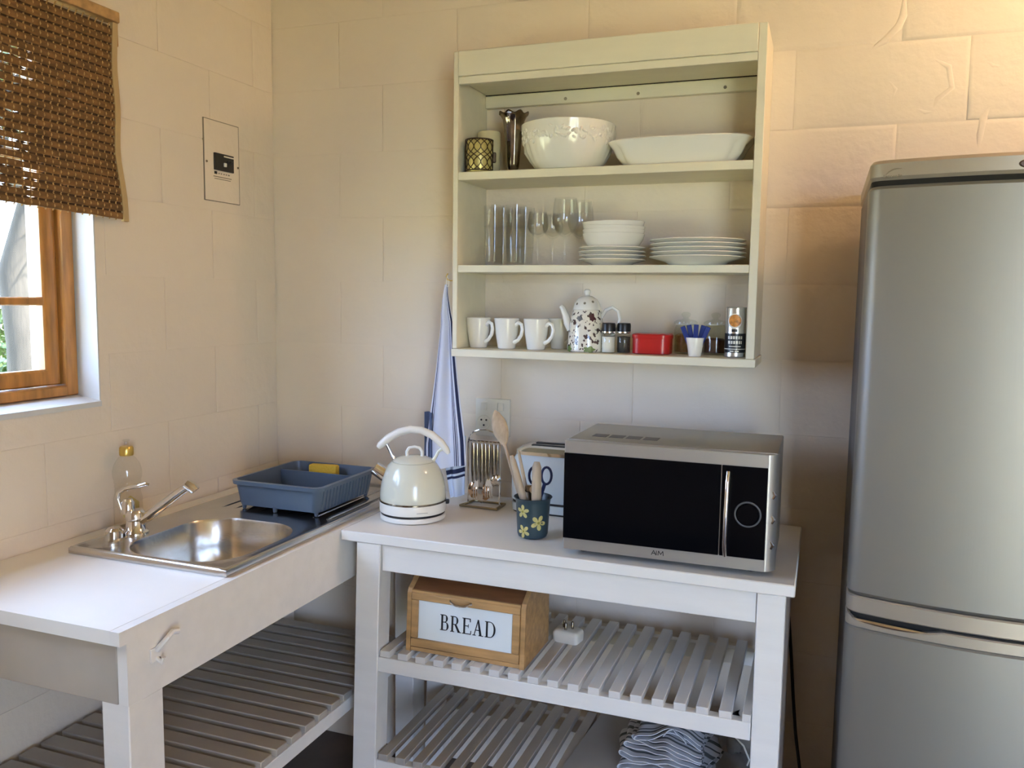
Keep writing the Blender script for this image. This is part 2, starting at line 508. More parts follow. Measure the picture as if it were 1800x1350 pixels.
# ---- window_1: two-light wooden casement set back in the reveal
win = bpy.data.objects.new('window_1', None); col.objects.link(win); win['kind'] = 'structure'
win.location = (-0.065, WY1, WZ0 + 0.014)
WW = WY1 - WY0; WH = WZ1 - WZ0 - 0.014   # local: y from 0 to -WW, z 0..WH, x 0 = room face
obj('jamb', B(-0.07, 0.0, -0.042, -0.006, 0, WH, 0.003), M['window_wood'], win)
obj('jamb', B(-0.07, 0.0, -WW, -WW + 0.042, 0, WH, 0.003), M['window_wood'], win)
obj('bottom_rail', B(-0.08, 0.004, -WW + .042, -0.042, 0, 0.026, 0.003), M['window_wood'], win)
obj('head_rail', B(-0.07, 0.0, -WW + .042, -0.042, WH - .045, WH, 0.003), M['window_wood'], win)
obj('mullion', B(-0.07, 0.0, -WW / 2 - .03, -WW / 2 + .03, 0.026, WH - .045, 0.003), M['window_wood'], win)
for (a, b) in ((-WW / 2 + .03, -0.042), (-WW + .042, -WW / 2 - .03)):
    sash = bmesh.new()
    st = 0.034
    z0s, z1s = 0.028, WH - .046
    outer = [(a + .001, z0s), (b - .001, z0s), (b - .001, z1s), (a + .001, z1s)]
    inner = [(a + st, z0s + .032), (b - st, z0s + .032), (b - st, z1s - st), (a + st, z1s - st)]
    inner2 = [(a + st + .008, z0s + .040), (b - st - .008, z0s + .040), (b - st - .008, z1s - st - .008), (a + st + .008, z1s - st - .008)]
    rings = [[(-0.042, y, zq) for y, zq in outer], [(-0.020, y, zq) for y, zq in outer], [(-0.016, y, zq) for y, zq in [(y + (0.004 if y < (a + b) / 2 else -0.004), zq + (0.004 if zq < .4 else -0.004)) for y, zq in outer]],
             [(-0.016, y, zq) for y, zq in inner], [(-0.022, y, zq) for y, zq in inner2], [(-0.042, y, zq) for y, zq in inner2], [(-0.042, y, zq) for y, zq in outer]]
    so = obj('sash', loft(rings, False, False, sash), M['window_wood'], win)
    zb = 0.234
    obj('glazing_bar', B(-0.038, -0.017, a + st + .006, b - st - .006, zb - .010, zb + .010, 0.003), M['window_wood'], so)
    obj('glazing_bar', B(-0.038, -0.017, a + st + .006, b - st - .006, zb + .33, zb + .35, 0.003), M['window_wood'], so)
    for (p, q) in ((z0s + .038, zb - .009), (zb + .009, zb + .332), (zb + .348, z1s - st - .006)):
        obj('pane', B(-0.0275, -0.025, a + st + .006, b - st - .006, p, q, 0), M['pane'], so)

# ---- outside: ground, trees, shrubs (seen over-exposed through the panes)
struct(obj('ground', grid(lambda u, v: Vector((-40 + 75 * u, -35 + 70 * v, -0.13 + 0.05 * math.sin(9 * u) * math.sin(7 * v))), 24, 24), M['grass']))


def foliage(n, rad, zc, hz, size, seed):
    rr = random.Random(seed); bm = bmesh.new()
    for _ in range(n):
        while True:
            p = Vector((rr.uniform(-1, 1), rr.uniform(-1, 1), rr.uniform(-1, 1)))
            if 0.25 < p.length < 1: break
        p = Vector((p.x * rad, p.y * rad, zc + p.z * hz))
        d = Vector((rr.gauss(0, 1), rr.gauss(0, 1), rr.gauss(0, 1))).normalized()
        e = d.orthogonal().normalized(); s = size * rr.uniform(.6, 1.3)
        bm.faces.new([bm.verts.new(p + d * s), bm.verts.new(p + e * s * .45), bm.verts.new(p - d * s), bm.verts.new(p - e * s * .45)])
    return bm


def tree(name, x, y, h, r, label, cat, seed, crown=True):
    t = thing(name, label, cat, (x, y, -0.1))
    rr = random.Random(seed)
    pts = [(rr.uniform(-.04, .04) * k, rr.uniform(-.04, .04) * k, h * k / 6) for k in range(7)]
    obj('trunk', tube(pts, [r * (1.25 - .12 * k) for k in range(7)], 12), M['bark'], t)
    for k in range(3):
        a = rr.uniform(0, 6.28); b0 = Vector(pts[4 + k % 2])
        obj('branch', tube([b0, b0 + Vector((math.cos(a) * .4, math.sin(a) * .4, .5)), b0 + Vector((math.cos(a) * .8, math.sin(a) * .8, 1.1))], [r * .45, r * .3, r * .15], 8), M['bark'], t)
    fo = obj('foliage', foliage(900, 1.5, h + .6, 1.3, 0.11, seed), M['leaf'], t, normals=False, smooth=0)
    fo['kind'] = 'stuff'
    return t


tree('garden_tree', -4.3, 2.62, 3.4, 0.13, 'broad grey-trunked tree straight outside the lower window pane', 'tree', 11)
tree('garden_tree', -8.6, 4.60, 4.2, 0.10, 'thin tree farther off, at the left edge of the pane', 'tree', 12)
for i, (x, y, lab) in enumerate(((-6.7, 4.30, 'leafy green shrub left of the broad tree trunk outside the window'),
                                 (-5.6, 4.02, 'leafy green shrub right of the broad tree trunk outside the window'),
                                 (-9.5, 7.0, 'far green bush behind the trees outside the window'))):
    t = thing('garden_shrub', lab, 'shrub', (x, y, -0.1))
    obj('stem', tube([(0, 0, 0), (.02, .03, .4), (0, .05, .9)], [.03, .025, .015], 8), M['bark'], t)
    fo = obj('foliage', foliage(1100, .52, .80, .72, 0.06, 30 + i), M['leaf'], t, normals=False, smooth=0); fo['kind'] = 'stuff'

# ================================================================ ROLLER BLIND OF WOVEN REED
bl = thing('reed_blind', 'brown woven reed blind hanging over the upper part of the window', 'blind', (0.018, -0.668, 1.655))
BLN = 1.30; BH = 0.47


def bl_x(y, zq):   # soft bulge of the lower free corner (local coordinates, y negative into the window)
    k = max(0.0, 1 - zq / 0.2)
    return 0.006 + 0.010 * math.sin(y * 7 + 1.0) * k + 0.003 * math.sin(zq * 30)


npitch = 0.0196
zq = 0.012; i = 0
rs = random.Random(5)
while zq < BH - 0.01:
    bm = bmesh.new(); n = 60; hgt = npitch * 0.385
    edge = 0.010 * max(0, 1 - zq / 0.16)
    rings = []
    tilt = rs.uniform(-.0015, .0015)
    for k in range(n + 1):
        y = -BLN + (BLN - 0.008 + edge) * k / n
        x = bl_x(y, zq); h = hgt * (rs.uniform(.80, 1.05) if (y < -0.17 and zq < .33) else rs.uniform(.92, 1.04)); zz = zq + tilt * (k / n - .5) - 0.012 * max(0, 1 - abs(y) / .35) * max(0, 1 - zq / .4) + rs.uniform(-.0005, .0005)
        w = 0.0024
        rings.append([(x - w, y, zz - h), (x + w, y, zz - h), (x + w * 1.3, y, zz), (x + w, y, zz + h), (x - w, y, zz + h)])
    obj('slat', loft(rings, True, True, bm), M['reed'] if i % 2 else M['reed'], bl, smooth=60)
    # the darker backing cane between two reeds
    bm = bmesh.new(); rings = []
    for k in range(91):
        y = -BLN + (BLN - 0.012 + edge) * k / 90
        x = bl_x(y, zq) - 0.003; zz = zq + npitch * .5 - 0.012 * max(0, 1 - abs(y) / .35) * max(0, 1 - zq / .4)
        h = 0.0044; lit = math.sin(y * 23 + 2.2) + math.sin(zq * 31 + y * 5)
        if y < -0.13 and zq < .36 and rs.random() < .22 + .28 * lit: h = 0.0006
        rings.append([(x - .001, y, zz - h), (x + .001, y, zz - h), (x + .001, y, zz + h), (x - .001, y, zz + h)])
    obj('cane', loft(rings, True, True, bm), M['reed_dark'], bl, smooth=60)
    zq += npitch; i += 1
for k in range(66):
    y = -0.02 - k * 0.0192
    pts = [(bl_x(y, 0.012 + npitch * (q - 1) / 2) + (0.0036 if q % 2 else -0.0026), y, min(BH, 0.012 + npitch * (q - 1) / 2)) for q in range(48)]
    pts = [(p[0], p[1], p[2] - 0.012 * max(0, 1 - abs(y) / .35) * max(0, 1 - p[2] / .4)) for p in pts]
    obj('thread', tube(pts, 0.0021, 4), M['thread'], bl)
rings = []
for k in range(17):
    zz = BH * k / 16; e = 0.010 * max(0, 1 - zz / 0.16); x = bl_x(0, zz); dz = -0.012 * max(0, 1 - zz / .4)
    rings.append([(x - .0035, -0.012 + e, zz + dz), (x + .0055, -0.012 + e, zz + dz), (x + .0055, 0.004 + e, zz + dz), (x - .0035, 0.004 + e, zz + dz)])
obj('edge_binding', loft(rings), M['tape'], bl)
obj('head_batten', B(-0.008, 0.022, -BLN, 0.004, BH - .004, BH + .022, 0.002), M['pine'], bl)
obj('bracket', B(-0.017, 0.004, 0.004, 0.016, BH - .055, BH - .012, 0.002), M['window_wood'], bl)

# ================================================================ ELECTRICITY COVER ON LEFT WALL
pn = thing('distribution_board', 'flush painted electricity board cover with one black breaker on left wall', 'switchboard', (0.0, -0.2545, 1.851))
obj('back_frame', B(-0.004, 0.0034, -0.0770, 0.0785, -0.1165, 0.1165, 0.0005), M['grey_ink'], pn)
obj('cover', B(0.0, 0.0042, -0.0755, 0.0755, -0.1145, 0.1145, 0.001), M['wall'], pn)
bk = obj('breaker', B(0.004, 0.010, -0.0385, 0.0455, -0.0255, 0.0235, 0.0008), M['black'], pn)
for k, (y0, y1, z0, z1) in enumerate(((-0.002, 0.008, -0.013, -0.002), (0.012, 0.022, -0.003, 0.006), (0.026, 0.036, -0.003, 0.006))):
    obj('toggle', B(0.010, 0.015, y0, y1, z0, z1, 0.001), M['black'] if k else M['kettle_w'], bk)
obj('breaker_top', B(0.010, 0.0112, 0.0, 0.044, 0.015, 0.019, 0.0003), M['socket'], bk)
for k, (a, b, zz, h) in enumerate(((-0.036, -0.024, -0.033, .004), (-0.018, -0.013, -0.034, .0018), (-0.008, -0.003, -0.034, .0018), (0.004, 0.009, -0.034, .0018), (0.014, 0.019, -0.034, .0018), (0.024, 0.032, -0.034, .0018), (-0.040, 0.040, -0.044, .0012), (-0.036, 0.036, -0.050, .001))):
    obj('printed_line', B(0.004, 0.0046, a, b, zz - h, zz + h, 0), M['ink'] if k == 0 else M['grey_ink'], pn)
for y in (-0.068, 0.070):
    bm = lathe([(0, .0025), (.003, .002), (.0036, 0)], 10)
    obj('screw', bm, M['dark_chrome'], pn, (0.0042, y, -0.006), (0, PI / 2, 0))

# ================================================================ SINK TABLE ALONG LEFT WALL
H = 0.87
tb = thing('sink_table', 'long white wooden table under the window carrying the steel sink', 'table', (0.0, 0.0, 0.0))
X1, YL = 0.556, -1.2355
obj('worktop', holed_plate(0.004, X1 - .022, YL, -0.006, 0.165, 0.505, -0.90, -0.535, 0.8435, H), M['white_top'], tb, smooth=0)
bm = prism([(X1, YL, 0.8435), (X1, YL, H - .0005), (X1, -0.006, H - .0005), (X1, -0.006, 0.7262), (X1, YL + .016, 0.7262), (X1, YL + .016, 0.8435)], (-0.022, 0, 0))
obj('side_apron', bm, M['white_wood'], tb, smooth=0)
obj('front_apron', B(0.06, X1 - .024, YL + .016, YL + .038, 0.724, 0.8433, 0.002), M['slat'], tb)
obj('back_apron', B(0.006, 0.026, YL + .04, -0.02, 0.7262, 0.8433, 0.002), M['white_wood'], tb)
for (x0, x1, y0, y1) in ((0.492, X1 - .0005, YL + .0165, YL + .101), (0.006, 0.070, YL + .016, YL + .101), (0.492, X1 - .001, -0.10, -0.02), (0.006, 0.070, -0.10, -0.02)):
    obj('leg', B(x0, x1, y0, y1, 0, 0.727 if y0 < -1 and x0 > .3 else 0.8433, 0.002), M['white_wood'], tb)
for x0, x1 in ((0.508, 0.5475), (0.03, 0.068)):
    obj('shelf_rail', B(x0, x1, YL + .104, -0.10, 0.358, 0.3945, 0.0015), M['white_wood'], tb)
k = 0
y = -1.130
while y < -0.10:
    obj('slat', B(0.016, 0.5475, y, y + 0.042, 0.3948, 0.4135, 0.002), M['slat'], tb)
    y += 0.0585
hk = obj('coat_hook', B(X1, X1 + .004, -1.166, -1.140, 0.785, 0.812, 0.001), M['white_wood'], tb)
obj('hook_arm', tube([(X1 + .003, -1.150, .806), (X1 + .014, -1.149, .818), (X1 + .020, -1.140, .829), (X1 + .018, -1.126, .834), (X1 + .022, -1.115, .832)], [.0065, .006, .0055, .0055, .006], 8), M['white_wood'], hk)
obj('hook_arm', tube([(X1 + .003, -1.152, .790), (X1 + .016, -1.152, .784), (X1 + .019, -1.152, .795)], [.0045, .004, .004], 8), M['white_wood'], hk)
obj('screw', lathe([(0, .002), (.003, .0015), (.0036, 0)], 8), M['dark_chrome'], hk, (X1 + .0038, -1.146, .788), (0, PI / 2, 0))

# ---- stainless steel sink with drainer
sk = thing('kitchen_sink', 'stainless steel sink with one bowl and a drainer let into the white table', 'sink', (0.0, 0.0, H))
SX0, SX1, SY0, SY1 = 0.095, 0.535, -0.925, -0.065
bcx, bcy, bhx, bhy = 0.336, -0.722, 0.152, 0.168
zr = 0.016


def rect_ray(p, c, x0, x1, y0, y1):
    d = (p[0] - c[0], p[1] - c[1]); t = 1e9
    if d[0] > 1e-9: t = min(t, (x1 - c[0]) / d[0])
    if d[0] < -1e-9: t = min(t, (x0 - c[0]) / d[0])
    if d[1] > 1e-9: t = min(t, (y1 - c[1]) / d[1])
    if d[1] < -1e-9: t = min(t, (y0 - c[1]) / d[1])
    return (c[0] + d[0] * t, c[1] + d[1] * t)


base = rrect(bcx, bcy, bhx, bhy, 0.105, 10)
# insert exact corners by sampling extra rays
corners = [(SX0, SY0), (SX1, SY0), (SX1, SY1), (SX0, SY1)]
def on_rect(ins): return [rect_ray(p, (bcx, bcy), SX0 + ins, SX1 - ins, SY0 + ins, SY1 - ins) for p in base]
def snap(pts, ins):
    cs = [(SX0 + ins, SY0 + ins), (SX1 - ins, SY0 + ins), (SX1 - ins, SY1 - ins), (SX0 + ins, SY1 - ins)]
    for c in cs:
        i = min(range(len(pts)), key=lambda k: (pts[k][0] - c[0]) ** 2 + (pts[k][1] - c[1]) ** 2)
        pts[i] = c
    return pts
rings = [[(x, y, 0.0005) for x, y in snap(on_rect(0.0), 0.0)], [(x, y, zr - .003) for x, y in snap(on_rect(0.0), 0.0)],
         [(x, y, zr) for x, y in snap(on_rect(0.003), 0.003)], [(x, y, zr) for x, y in snap(on_rect(0.012), 0.012)], [(x, y, zr - .007) for x, y in snap(on_rect(0.022), 0.022)],
         [(x, y, zr - .006) for x, y in rrect(bcx, bcy, bhx + .010, bhy + .010, .112, 10)], [(x, y, zr - .007) for x, y in rrect(bcx, bcy, bhx + .003, bhy + .003, .107, 10)],
         [(x, y, zr - .014) for x, y in base], [(x, y, -0.06) for x, y in rrect(bcx, bcy, bhx - .010, bhy - .010, .10, 10)],
         [(x, y, -0.115) for x, y in rrect(bcx, bcy, bhx - .018, bhy - .018, .095, 10)], [(x, y, -0.137) for x, y in rrect(bcx, bcy, bhx - .035, bhy - .035, .085, 10)],
         [(x, y, -0.142) for x, y in rrect(bcx, bcy, bhx - .07, bhy - .07, .06, 10)], [(x, y, -0.146) for x, y in rrect(bcx, bcy, .03, .03, .0299, 10)]]
obj('bowl_deck', loft(rings, False, True), M['steel'], sk, smooth=50)
obj('drain', lathe([(.034, -.1445), (.032, -.142), (.024, -.143), (.020, -.150), (0, -.150)], 24), M['chrome'], sk, (bcx, bcy, 0))
for k in range(9):
    x = 0.155 + 0.042 * k
    obj('drainer_ridge', tube([(x, -0.47, zr - .0075), (x, -0.45, zr - .0062), (x, -0.13, zr - .0062), (x, -0.11, zr - .0075)], [.003, .006, .006, .003], 8, flat=.6), M['steel'], sk)

# ---- mixer tap
tp = thing('mixer_tap', 'old chrome sink mixer tap with a raised spout, beside the soap bottle', 'tap', (0.137, -0.765, H + zr - .007))
obj('base', lathe([(0, 0), (.030, 0), (.030, .006), (.024, .012), (.021, .034), (.023, .036), (.023, .052), (.018, .060), (0, .062)], 24), M['chrome'], tp)
obj('spout', tube([(.010, .002, .030), (.030, .010, .044), (.060, .018, .068), (.095, .026, .096), (.122, .032, .116), (.136, .035, .124)], [.013, .0125, .012, .011, .0105, .011], 14), M['chrome'], tp)
obj('nozzle', tube([(.128, .033, .128), (.143, .037, .119), (.149, .0385, .112)], [.0125, .0135, .0125], 16), M['chrome'], tp)
obj('neck', lathe([(.016, .05), (.015, .078), (.010, .086), (0, .088)], 18), M['chrome'], tp, (-.018, -.004, 0))
obj('lever', tube([(-.030, -.010, .05), (-.040, -.014, .085), (-.038, -.012, .101), (-.024, -.006, .111), (.004, .004, .117), (.026, .010, .124), (.032, .012, .122)], [.006, .0055, .0055, .005, .005, .0048, .004], 10), M['chrome'], tp)
obj('valve_cap', lathe([(0, 0), (.020, 0), (.021, .018), (.015, .024), (0, .025)], 18), M['chrome'], tp, (-.022, -.045, 0))

# ---- soap bottle
bo = thing('soap_bottle', 'clear washing-up liquid bottle with gold cap standing behind the tap', 'bottle', (0.047, -0.697, H))
prof = [(0, 0), (.029, 0), (.034, .004), (.035, .03), (.0345, .075), (.0300, .092), (.0310, .097), (.0295, .102), (.0315, .107), (.0300, .112), (.0325, .117), (.0312, .122), (.0345, .130), (.0350, .145), (.031, .162), (.021, .178), (.014, .184), (.0135, .190)]
obj('bottle_body', lathe(prof, 28), M['bottle'], bo)
obj('cap', lathe([(.0125, .184), (.0165, .185), (.0175, .189), (.0170, .204), (.0145, .208), (0, .209)], 22), M['brass'], bo)
obj('nozzle', lathe([(.006, .208), (.005, .220), (.008, .222), (.008, .225), (0, .226)], 14), M['bottle'], bo)
bm = bmesh.new()
for i in range(9):
    a0, a1 = -1.15 + i * .13, -1.15 + (i + 1) * .13
    r = .0356
    q = [bm.verts.new((r * math.cos(a), r * math.sin(a), zq)) for a, zq in ((a0, .032), (a1, .032), (a1, .088 - .004 * abs(i - 3)), (a0, .088 - .004 * abs(i - 4)))]
    bm.faces.new(q)
bmesh.ops.remove_doubles(bm, verts=bm.verts[:], dist=1e-5)
obj('label', bm, M['label'], bo)

# ---- dish rack
rk = thing('dish_rack', 'blue-grey plastic dish rack standing on the steel drainer', 'dish rack', (0.338, -0.335, H + 0.0115))
bz, tz = 0.011, 0.081


def rackring(ins, zq, r):
    return [(x, y, zq + (0.009 * max(0, 1 - (x / .11) ** 2) if (y < -0.12 and zq < 0.03) else 0)) for x, y in rrect(0, 0, .138 - ins, .151 - ins, r, 6)]


rings = [rackring(.012, bz, .02), rackring(.006, .045, .022), rackring(.002, tz - .012, .024), rackring(-.005, tz - .010, .026), rackring(-.006, tz, .026), rackring(.004, tz + .001, .022), rackring(.006, tz - .012, .02), rackring(.016, bz + .004, .018)]
obj('basin', loft(rings, True, True), M['rack'], rk)
obj('divider', B(-.128, .128, .056, .0595, bz + .004, tz - .008, .001), M['rack'], rk)
obj('divider', B(-.128, .128, -.0335, -.030, bz + .004, bz + .022, .001), M['rack'], rk)
for sx in (1, -1):
    for k in range(15):
        yy = -.122 + k * .0165
        bm = loft([[(sx * (.1285 + d), yy + e, bz + .003) for d, e in ((-.004, -.003), (.002, -.003), (.002, .003), (-.004, .003))], [(sx * (.1375 + d), yy + e, tz - .010) for d, e in ((-.004, -.003), (.002, -.003), (.002, .003), (-.004, .003))]])
        obj('rib', bm, M['rack'], rk)
for (x, y) in ((-.115, -.128), (.115, -.128), (-.01, -.135), (.115, .128), (-.115, .128)):
    obj('foot', lathe([(0, 0), (.005, 0), (.007, bz + .004), (0, bz + .004)], 10), M['rack'], rk, (x, y, 0))
sg = obj('sponge', box(bmesh.new(), -.045, .045, -.013, .013, 0, .070, .006, 2), M['sponge'], None, (0.322, -0.222, H + 0.0115 + bz + .0045), (0, 0, .12))
tag(sg, 'yellow sponge standing in the back of the blue dish rack', 'sponge')

# ================================================================ KITCHEN TABLE ALONG BACK WALL
kt = thing('kitchen_table', 'white wooden kitchen table with two slatted shelves carrying the microwave', 'table', (0, 0, 0))
TX0, TX1, TY0 = 0.560, 1.662, -0.516
obj('tabletop', B(TX0, TX1, TY0, -0.012, 0.8435, H, 0.0025), M['white_top'], kt)
obj('apron', B(0.672, 1.5845, TY0 + .012, TY0 + .032, 0.7735, 0.8433, 0.0015), M['white_wood'], kt)
obj('apron', B(0.672, 1.5845, -.042, -.024, 0.7735, 0.8433, 0.0015), M['white_wood'], kt)
obj('apron', B(0.610, 0.628, TY0 + .068, -.076, 0.7735, 0.8433, 0.0015), M['white_wood'], kt)
obj('apron', B(1.620, 1.638, TY0 + .068, -.076, 0.7735, 0.8433, 0.0015), M['white_wood'], kt)
for (x0, x1, y0, y1) in ((0.604, 0.671, TY0 + .004, TY0 + .066), (1.5855, 1.644, TY0 + .004, TY0 + .066), (0.604, 0.668, -.075, -.016), (1.5855, 1.644, -.075, -.016)):
    bm = B(x0, x1, y0, y1, 0, 0.8432, 0.002)
    if x0 < 1:
        for v in bm.verts: v.co.x -= (0.8432 - v.co.z) * 0.028
    obj('leg', bm, M['white_wood'], kt)
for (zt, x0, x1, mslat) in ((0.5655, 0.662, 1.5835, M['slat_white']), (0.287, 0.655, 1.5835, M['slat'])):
    obj('shelf_rail', B(x0, x1, TY0 + .008, TY0 + .034, zt - .058, zt - .0172, 0.0015), M['white_wood'], kt)
    obj('shelf_rail', B(x0 + .02, x1, -.115, -.092, zt - .058, zt - .0172, 0.0015), M['white_wood'], kt)
    x = x0 + .006
    while x < x1 - .006:
        w = min(.0275, x1 - x)
        obj('slat', B(x, x + w, TY0 + .008, -.090, zt - .017, zt, 0.0012), mslat, kt)
        x += 0.0498

# ---- kettle
kx, ky = 0.6715, -0.3306
ke = thing('electric_kettle', 'cream retro electric kettle with arched handle, at the left end of table', 'kettle', (kx, ky, H), math.radians(20.3))
obj('power_base', lathe([(0, 0), (.080, 0), (.0875, .003), (.0885, .012), (.0865, .0155), (0, .0155)], 48), M['kettle_w'], ke)
obj('base_gap', lathe([(.0850, .0152), (.0862, .0165), (.0862, .021), (.0850, .022)], 48), M['black'], ke)
obj('lower_band', lathe([(.085, .0215), (.0888, .0225), (.0895, .026), (.0895, .046), (.0885, .0485), (.085, .0485)], 48), M['kettle_w'], ke)
obj('chrome_ring', lathe([(.0880, .0480), (.0896, .0490), (.0896, .0525), (.0880, .0535)], 48), M['dark_chrome'], ke)
obj('kettle_body', lathe([(.0878, .053), (.0890, .056), (.0885, .070), (.0862, .090), (.0818, .110), (.0745, .130), (.0655, .146), (.0590, .153), (.0570, .1545), (.052, .1545)], 56), M['kettle'], ke)
ld = obj('lid', lathe([(.0545, .1548), (.0550, .157), (.050, .161), (.034, .1665), (.015, .1690), (0, .1693)], 40), M['kettle'], ke)
kb = [(-.016, 0, .167), (-.0175, 0, .180), (-.011, 0, .1905), (.004, 0, .1935), (.017, 0, .1905), (.024, 0, .181), (.024, 0, .168)]
obj('lid_knob', tube(kb, [.0045, .0042, .0040, .0040, .0040, .0042, .0045], 10), M['kettle_w'], ld)
hd = [(-.094, .190), (-.088, .1965), (-.066, .2165), (-.038, .2330), (-.008, .2405), (.022, .2385), (.050, .2265), (.074, .2065), (.090, .186), (.096, .176)]
obj('handle', tube([(x, 0, zq) for x, zq in hd], [.006, .0095, .0110, .0105, .0100, .0100, .0105, .0105, .0090, .005], 14), M['kettle_w'], ke)
obj('handle_post', tube([(-.073, 0, .203), (-.064, 0, .185), (-.052, 0, .160), (-.044, 0, .154)], [.0045, .0042, .0048, .0055], 10), M['chrome'], ke)
obj('handle_post', tube([(.079, 0, .190), (.068, 0, .182), (.060, 0, .166), (.052, 0, .155)], [.0055, .0042, .0046, .0055], 10), M['kettle'], ke)
obj('spout', tube([(-.058, 0, .108), (-.080, 0, .1195), (-.1035, 0, .1355)], [.021, .0195, .0185], 20), M['chrome'], ke)
obj('spout_mouth', tube([(-.1030, 0, .1352), (-.1040, 0, .1359)], [.0165, .0165], 20), M['black'], ke)
obj('power_switch', B(.084, .098, -.010, .010, .040, .050, .002), M['black'], ke)
obj('badge', B(-.012, .018, -.0905, -.0893, .031, .033, .0003), M['silver'], ke, rot=(0, 0, .35))

# ---- microwave
MX0, MX1, MY0, MY1, MZ0, MZ1 = 1.143, 1.617, -0.470, -0.205, 0.884, 1.141
mo = thing('microwave_oven', 'silver microwave oven with black glass front on the right of the table', 'microwave', ((MX0 + MX1) / 2, (MY0 + MY1) / 2, H))
cx, cy = (MX0 + MX1) / 2, (MY0 + MY1) / 2
def mbox(name, x0, x1, y0, y1, z0, z1, m, bev=.002, seg=1, par=None):
    return obj(name, B(x0 - cx, x1 - cx, y0 - cy, y1 - cy, z0 - H, z1 - H, bev, seg), m, par or mo)
mbox('casing', MX0 + .002, MX1 - .004, MY0 + .002, MY1, MZ0, MZ1, M['mw_case'], .003, 2)
# front fascia with a bulging right cheek
fp = [(MX0, MY0 + .002), (MX0, MY0 - .018), (MX0 + .003, MY0 - .021), (1.5965, MY0 - .021), (1.5965, MY0 - .018), (1.603, MY0 - .016), (1.612, MY0 - .006), (1.6175, MY0 + .006), (1.6175, MY0 + .010), (1.60, MY0 + .002)]
bm = prism([(x - cx, y - cy, MZ0 - H) for x, y in fp], (0, 0, MZ1 - MZ0 - .002))
obj('front_fascia', bm, M['silver'], mo)
dg = mbox('door_glass', MX0 + .0012, 1.4985, MY0 - .0255, MY0 - .0205, .9110, 1.1115, M['blackglass'], .001)
mbox('control_panel', 1.5005, 1.5955, MY0 - .0255, MY0 - .0205, .9110, 1.1115, M['blackglass'], .001)
obj('control_dial', tube([(1.5575 + .0265 * math.cos(a) - cx, MY0 - .0262 - cy, 1.008 + .0265 * math.sin(a) - H) for a in [2 * PI * k / 36 for k in range(36)]], .0022, 8, closed=True), M['fridge_side'], mo)
bm = lathe([(0, .006), (.022, .006), (.0245, .003), (.0245, 0)], 32)
obj('dial_knob', bm, M['blackglass'], mo, (1.5575 - cx, MY0 - .0253 - cy, 1.008 - H), (PI / 2, 0, 0))
obj('door_handle', tube([(1.5130 - cx, MY0 - .028 - cy, .9125 - H), (1.5122 - cx, MY0 - .038 - cy, .935 - H), (1.5125 - cx, MY0 - .040 - cy, 1.005 - H), (1.5135 - cx, MY0 - .038 - cy, 1.075 - H), (1.5140 - cx, MY0 - .028 - cy, 1.0985 - H)], [.0045, .0052, .0055, .0052, .0045], 12), M['chrome'], mo)
for k in range(4):
    v = mbox('vent', 1.188 + .0405 * k, 1.222 + .0405 * k, -0.418, -0.378, MZ1 - .0005, MZ1 + .0008, M['fridge_side'], .0003)
for zb in (1.052, .998, .942):
    obj('cheek_button', tube([(1.6065 - cx, MY0 - .012 - cy, zb - H - .008), (1.6105 - cx, MY0 - .0105 - cy, zb - H), (1.6065 - cx, MY0 - .012 - cy, zb - H + .008)], [.003, .005, .003], 8), M['chrome'], mo)
for x in (MX0 + .04, MX1 - .05):
    for y in (MY0 + .03, MY1 - .03):
        obj('foot', lathe([(0, 0), (.012, 0), (.014, .015), (0, .015)], 12), M['black'], mo, (x - cx, y - cy, 0))


def letter(strokes, x0, z0, w, h, y, d, th, name, parent, m):
    """sans letter from strokes in a unit box, as slim prisms at y"""
    bm = bmesh.new()
    for (a, b) in strokes:
        A = Vector((x0 + a[0] * w, 0, z0 + a[1] * h)); Bp = Vector((x0 + b[0] * w, 0, z0 + b[1] * h))
        n = Vector((-(Bp - A).z, 0, (Bp - A).x)).normalized() * th
        poly = [(p.x, y, p.z) for p in (A + n, Bp + n, Bp - n, A - n)]
        prism(poly, (0, d, 0), bm)
    return obj(name, bm, m, parent, smooth=0)


ly = MY0 - .0213 - cy
for st, x, w in (([((0, 0), (.5, 1)), ((.5, 1), (1, 0)), ((.3, .38), (1, .38))], 1.3515, .010), ([((.5, 0), (.5, 1))], 1.3610, .004), ([((0, 0), (.1, 1)), ((.1, 1), (.5, .25)), ((.5, .25), (.9, 1)), ((.9, 1), (1, 0))], 1.3665, .012)):
    letter(st, x - cx, .8935 - H, w, .0105, ly, .0006, .0008, 'letter', mo, M['ink'])

# ---- toaster
to = thing('toaster', 'pale blue toaster with chrome top half hidden behind the microwave', 'toaster', (1.028, -0.098, H))
def tring(ins, zq): return [(x, y, zq) for x, y in rrect(0, 0, .140 - ins, .078 - ins, .035, 6)]
obj('toaster_body', loft([tring(.003, .034), tring(.0, .038), tring(.0, .120), tring(.004, .150), tring(.012, .165)]), M['toaster'], to)
obj('base_band', loft([tring(.004, .004), tring(.001, .006), tring(.001, .026), tring(.004, .028)]), M['toaster'], to)
obj('base_line', loft([tring(.005, .026), tring(.003, .028), tring(.003, .034), tring(.005, .036)]), M['ink'], to)
obj('foot_line', loft([tring(.006, .0), tring(.004, .001), tring(.004, .004), tring(.006, .005)]), M['ink'], to)
obj('chrome_top', loft([tring(.008, .163), tring(.009, .172), tring(.020, .182), tring(.04, .185)]), M['chrome'], to)
for yy in (-.022, .018):
    obj('bread_slot', B(-.09, .09, yy - .009, yy + .009, .1845, .187, .002), M['black'], to)
obj('lever', B(-.156, -.140, -.014, .014, .085, .096, .004, 2), M['black'], to)
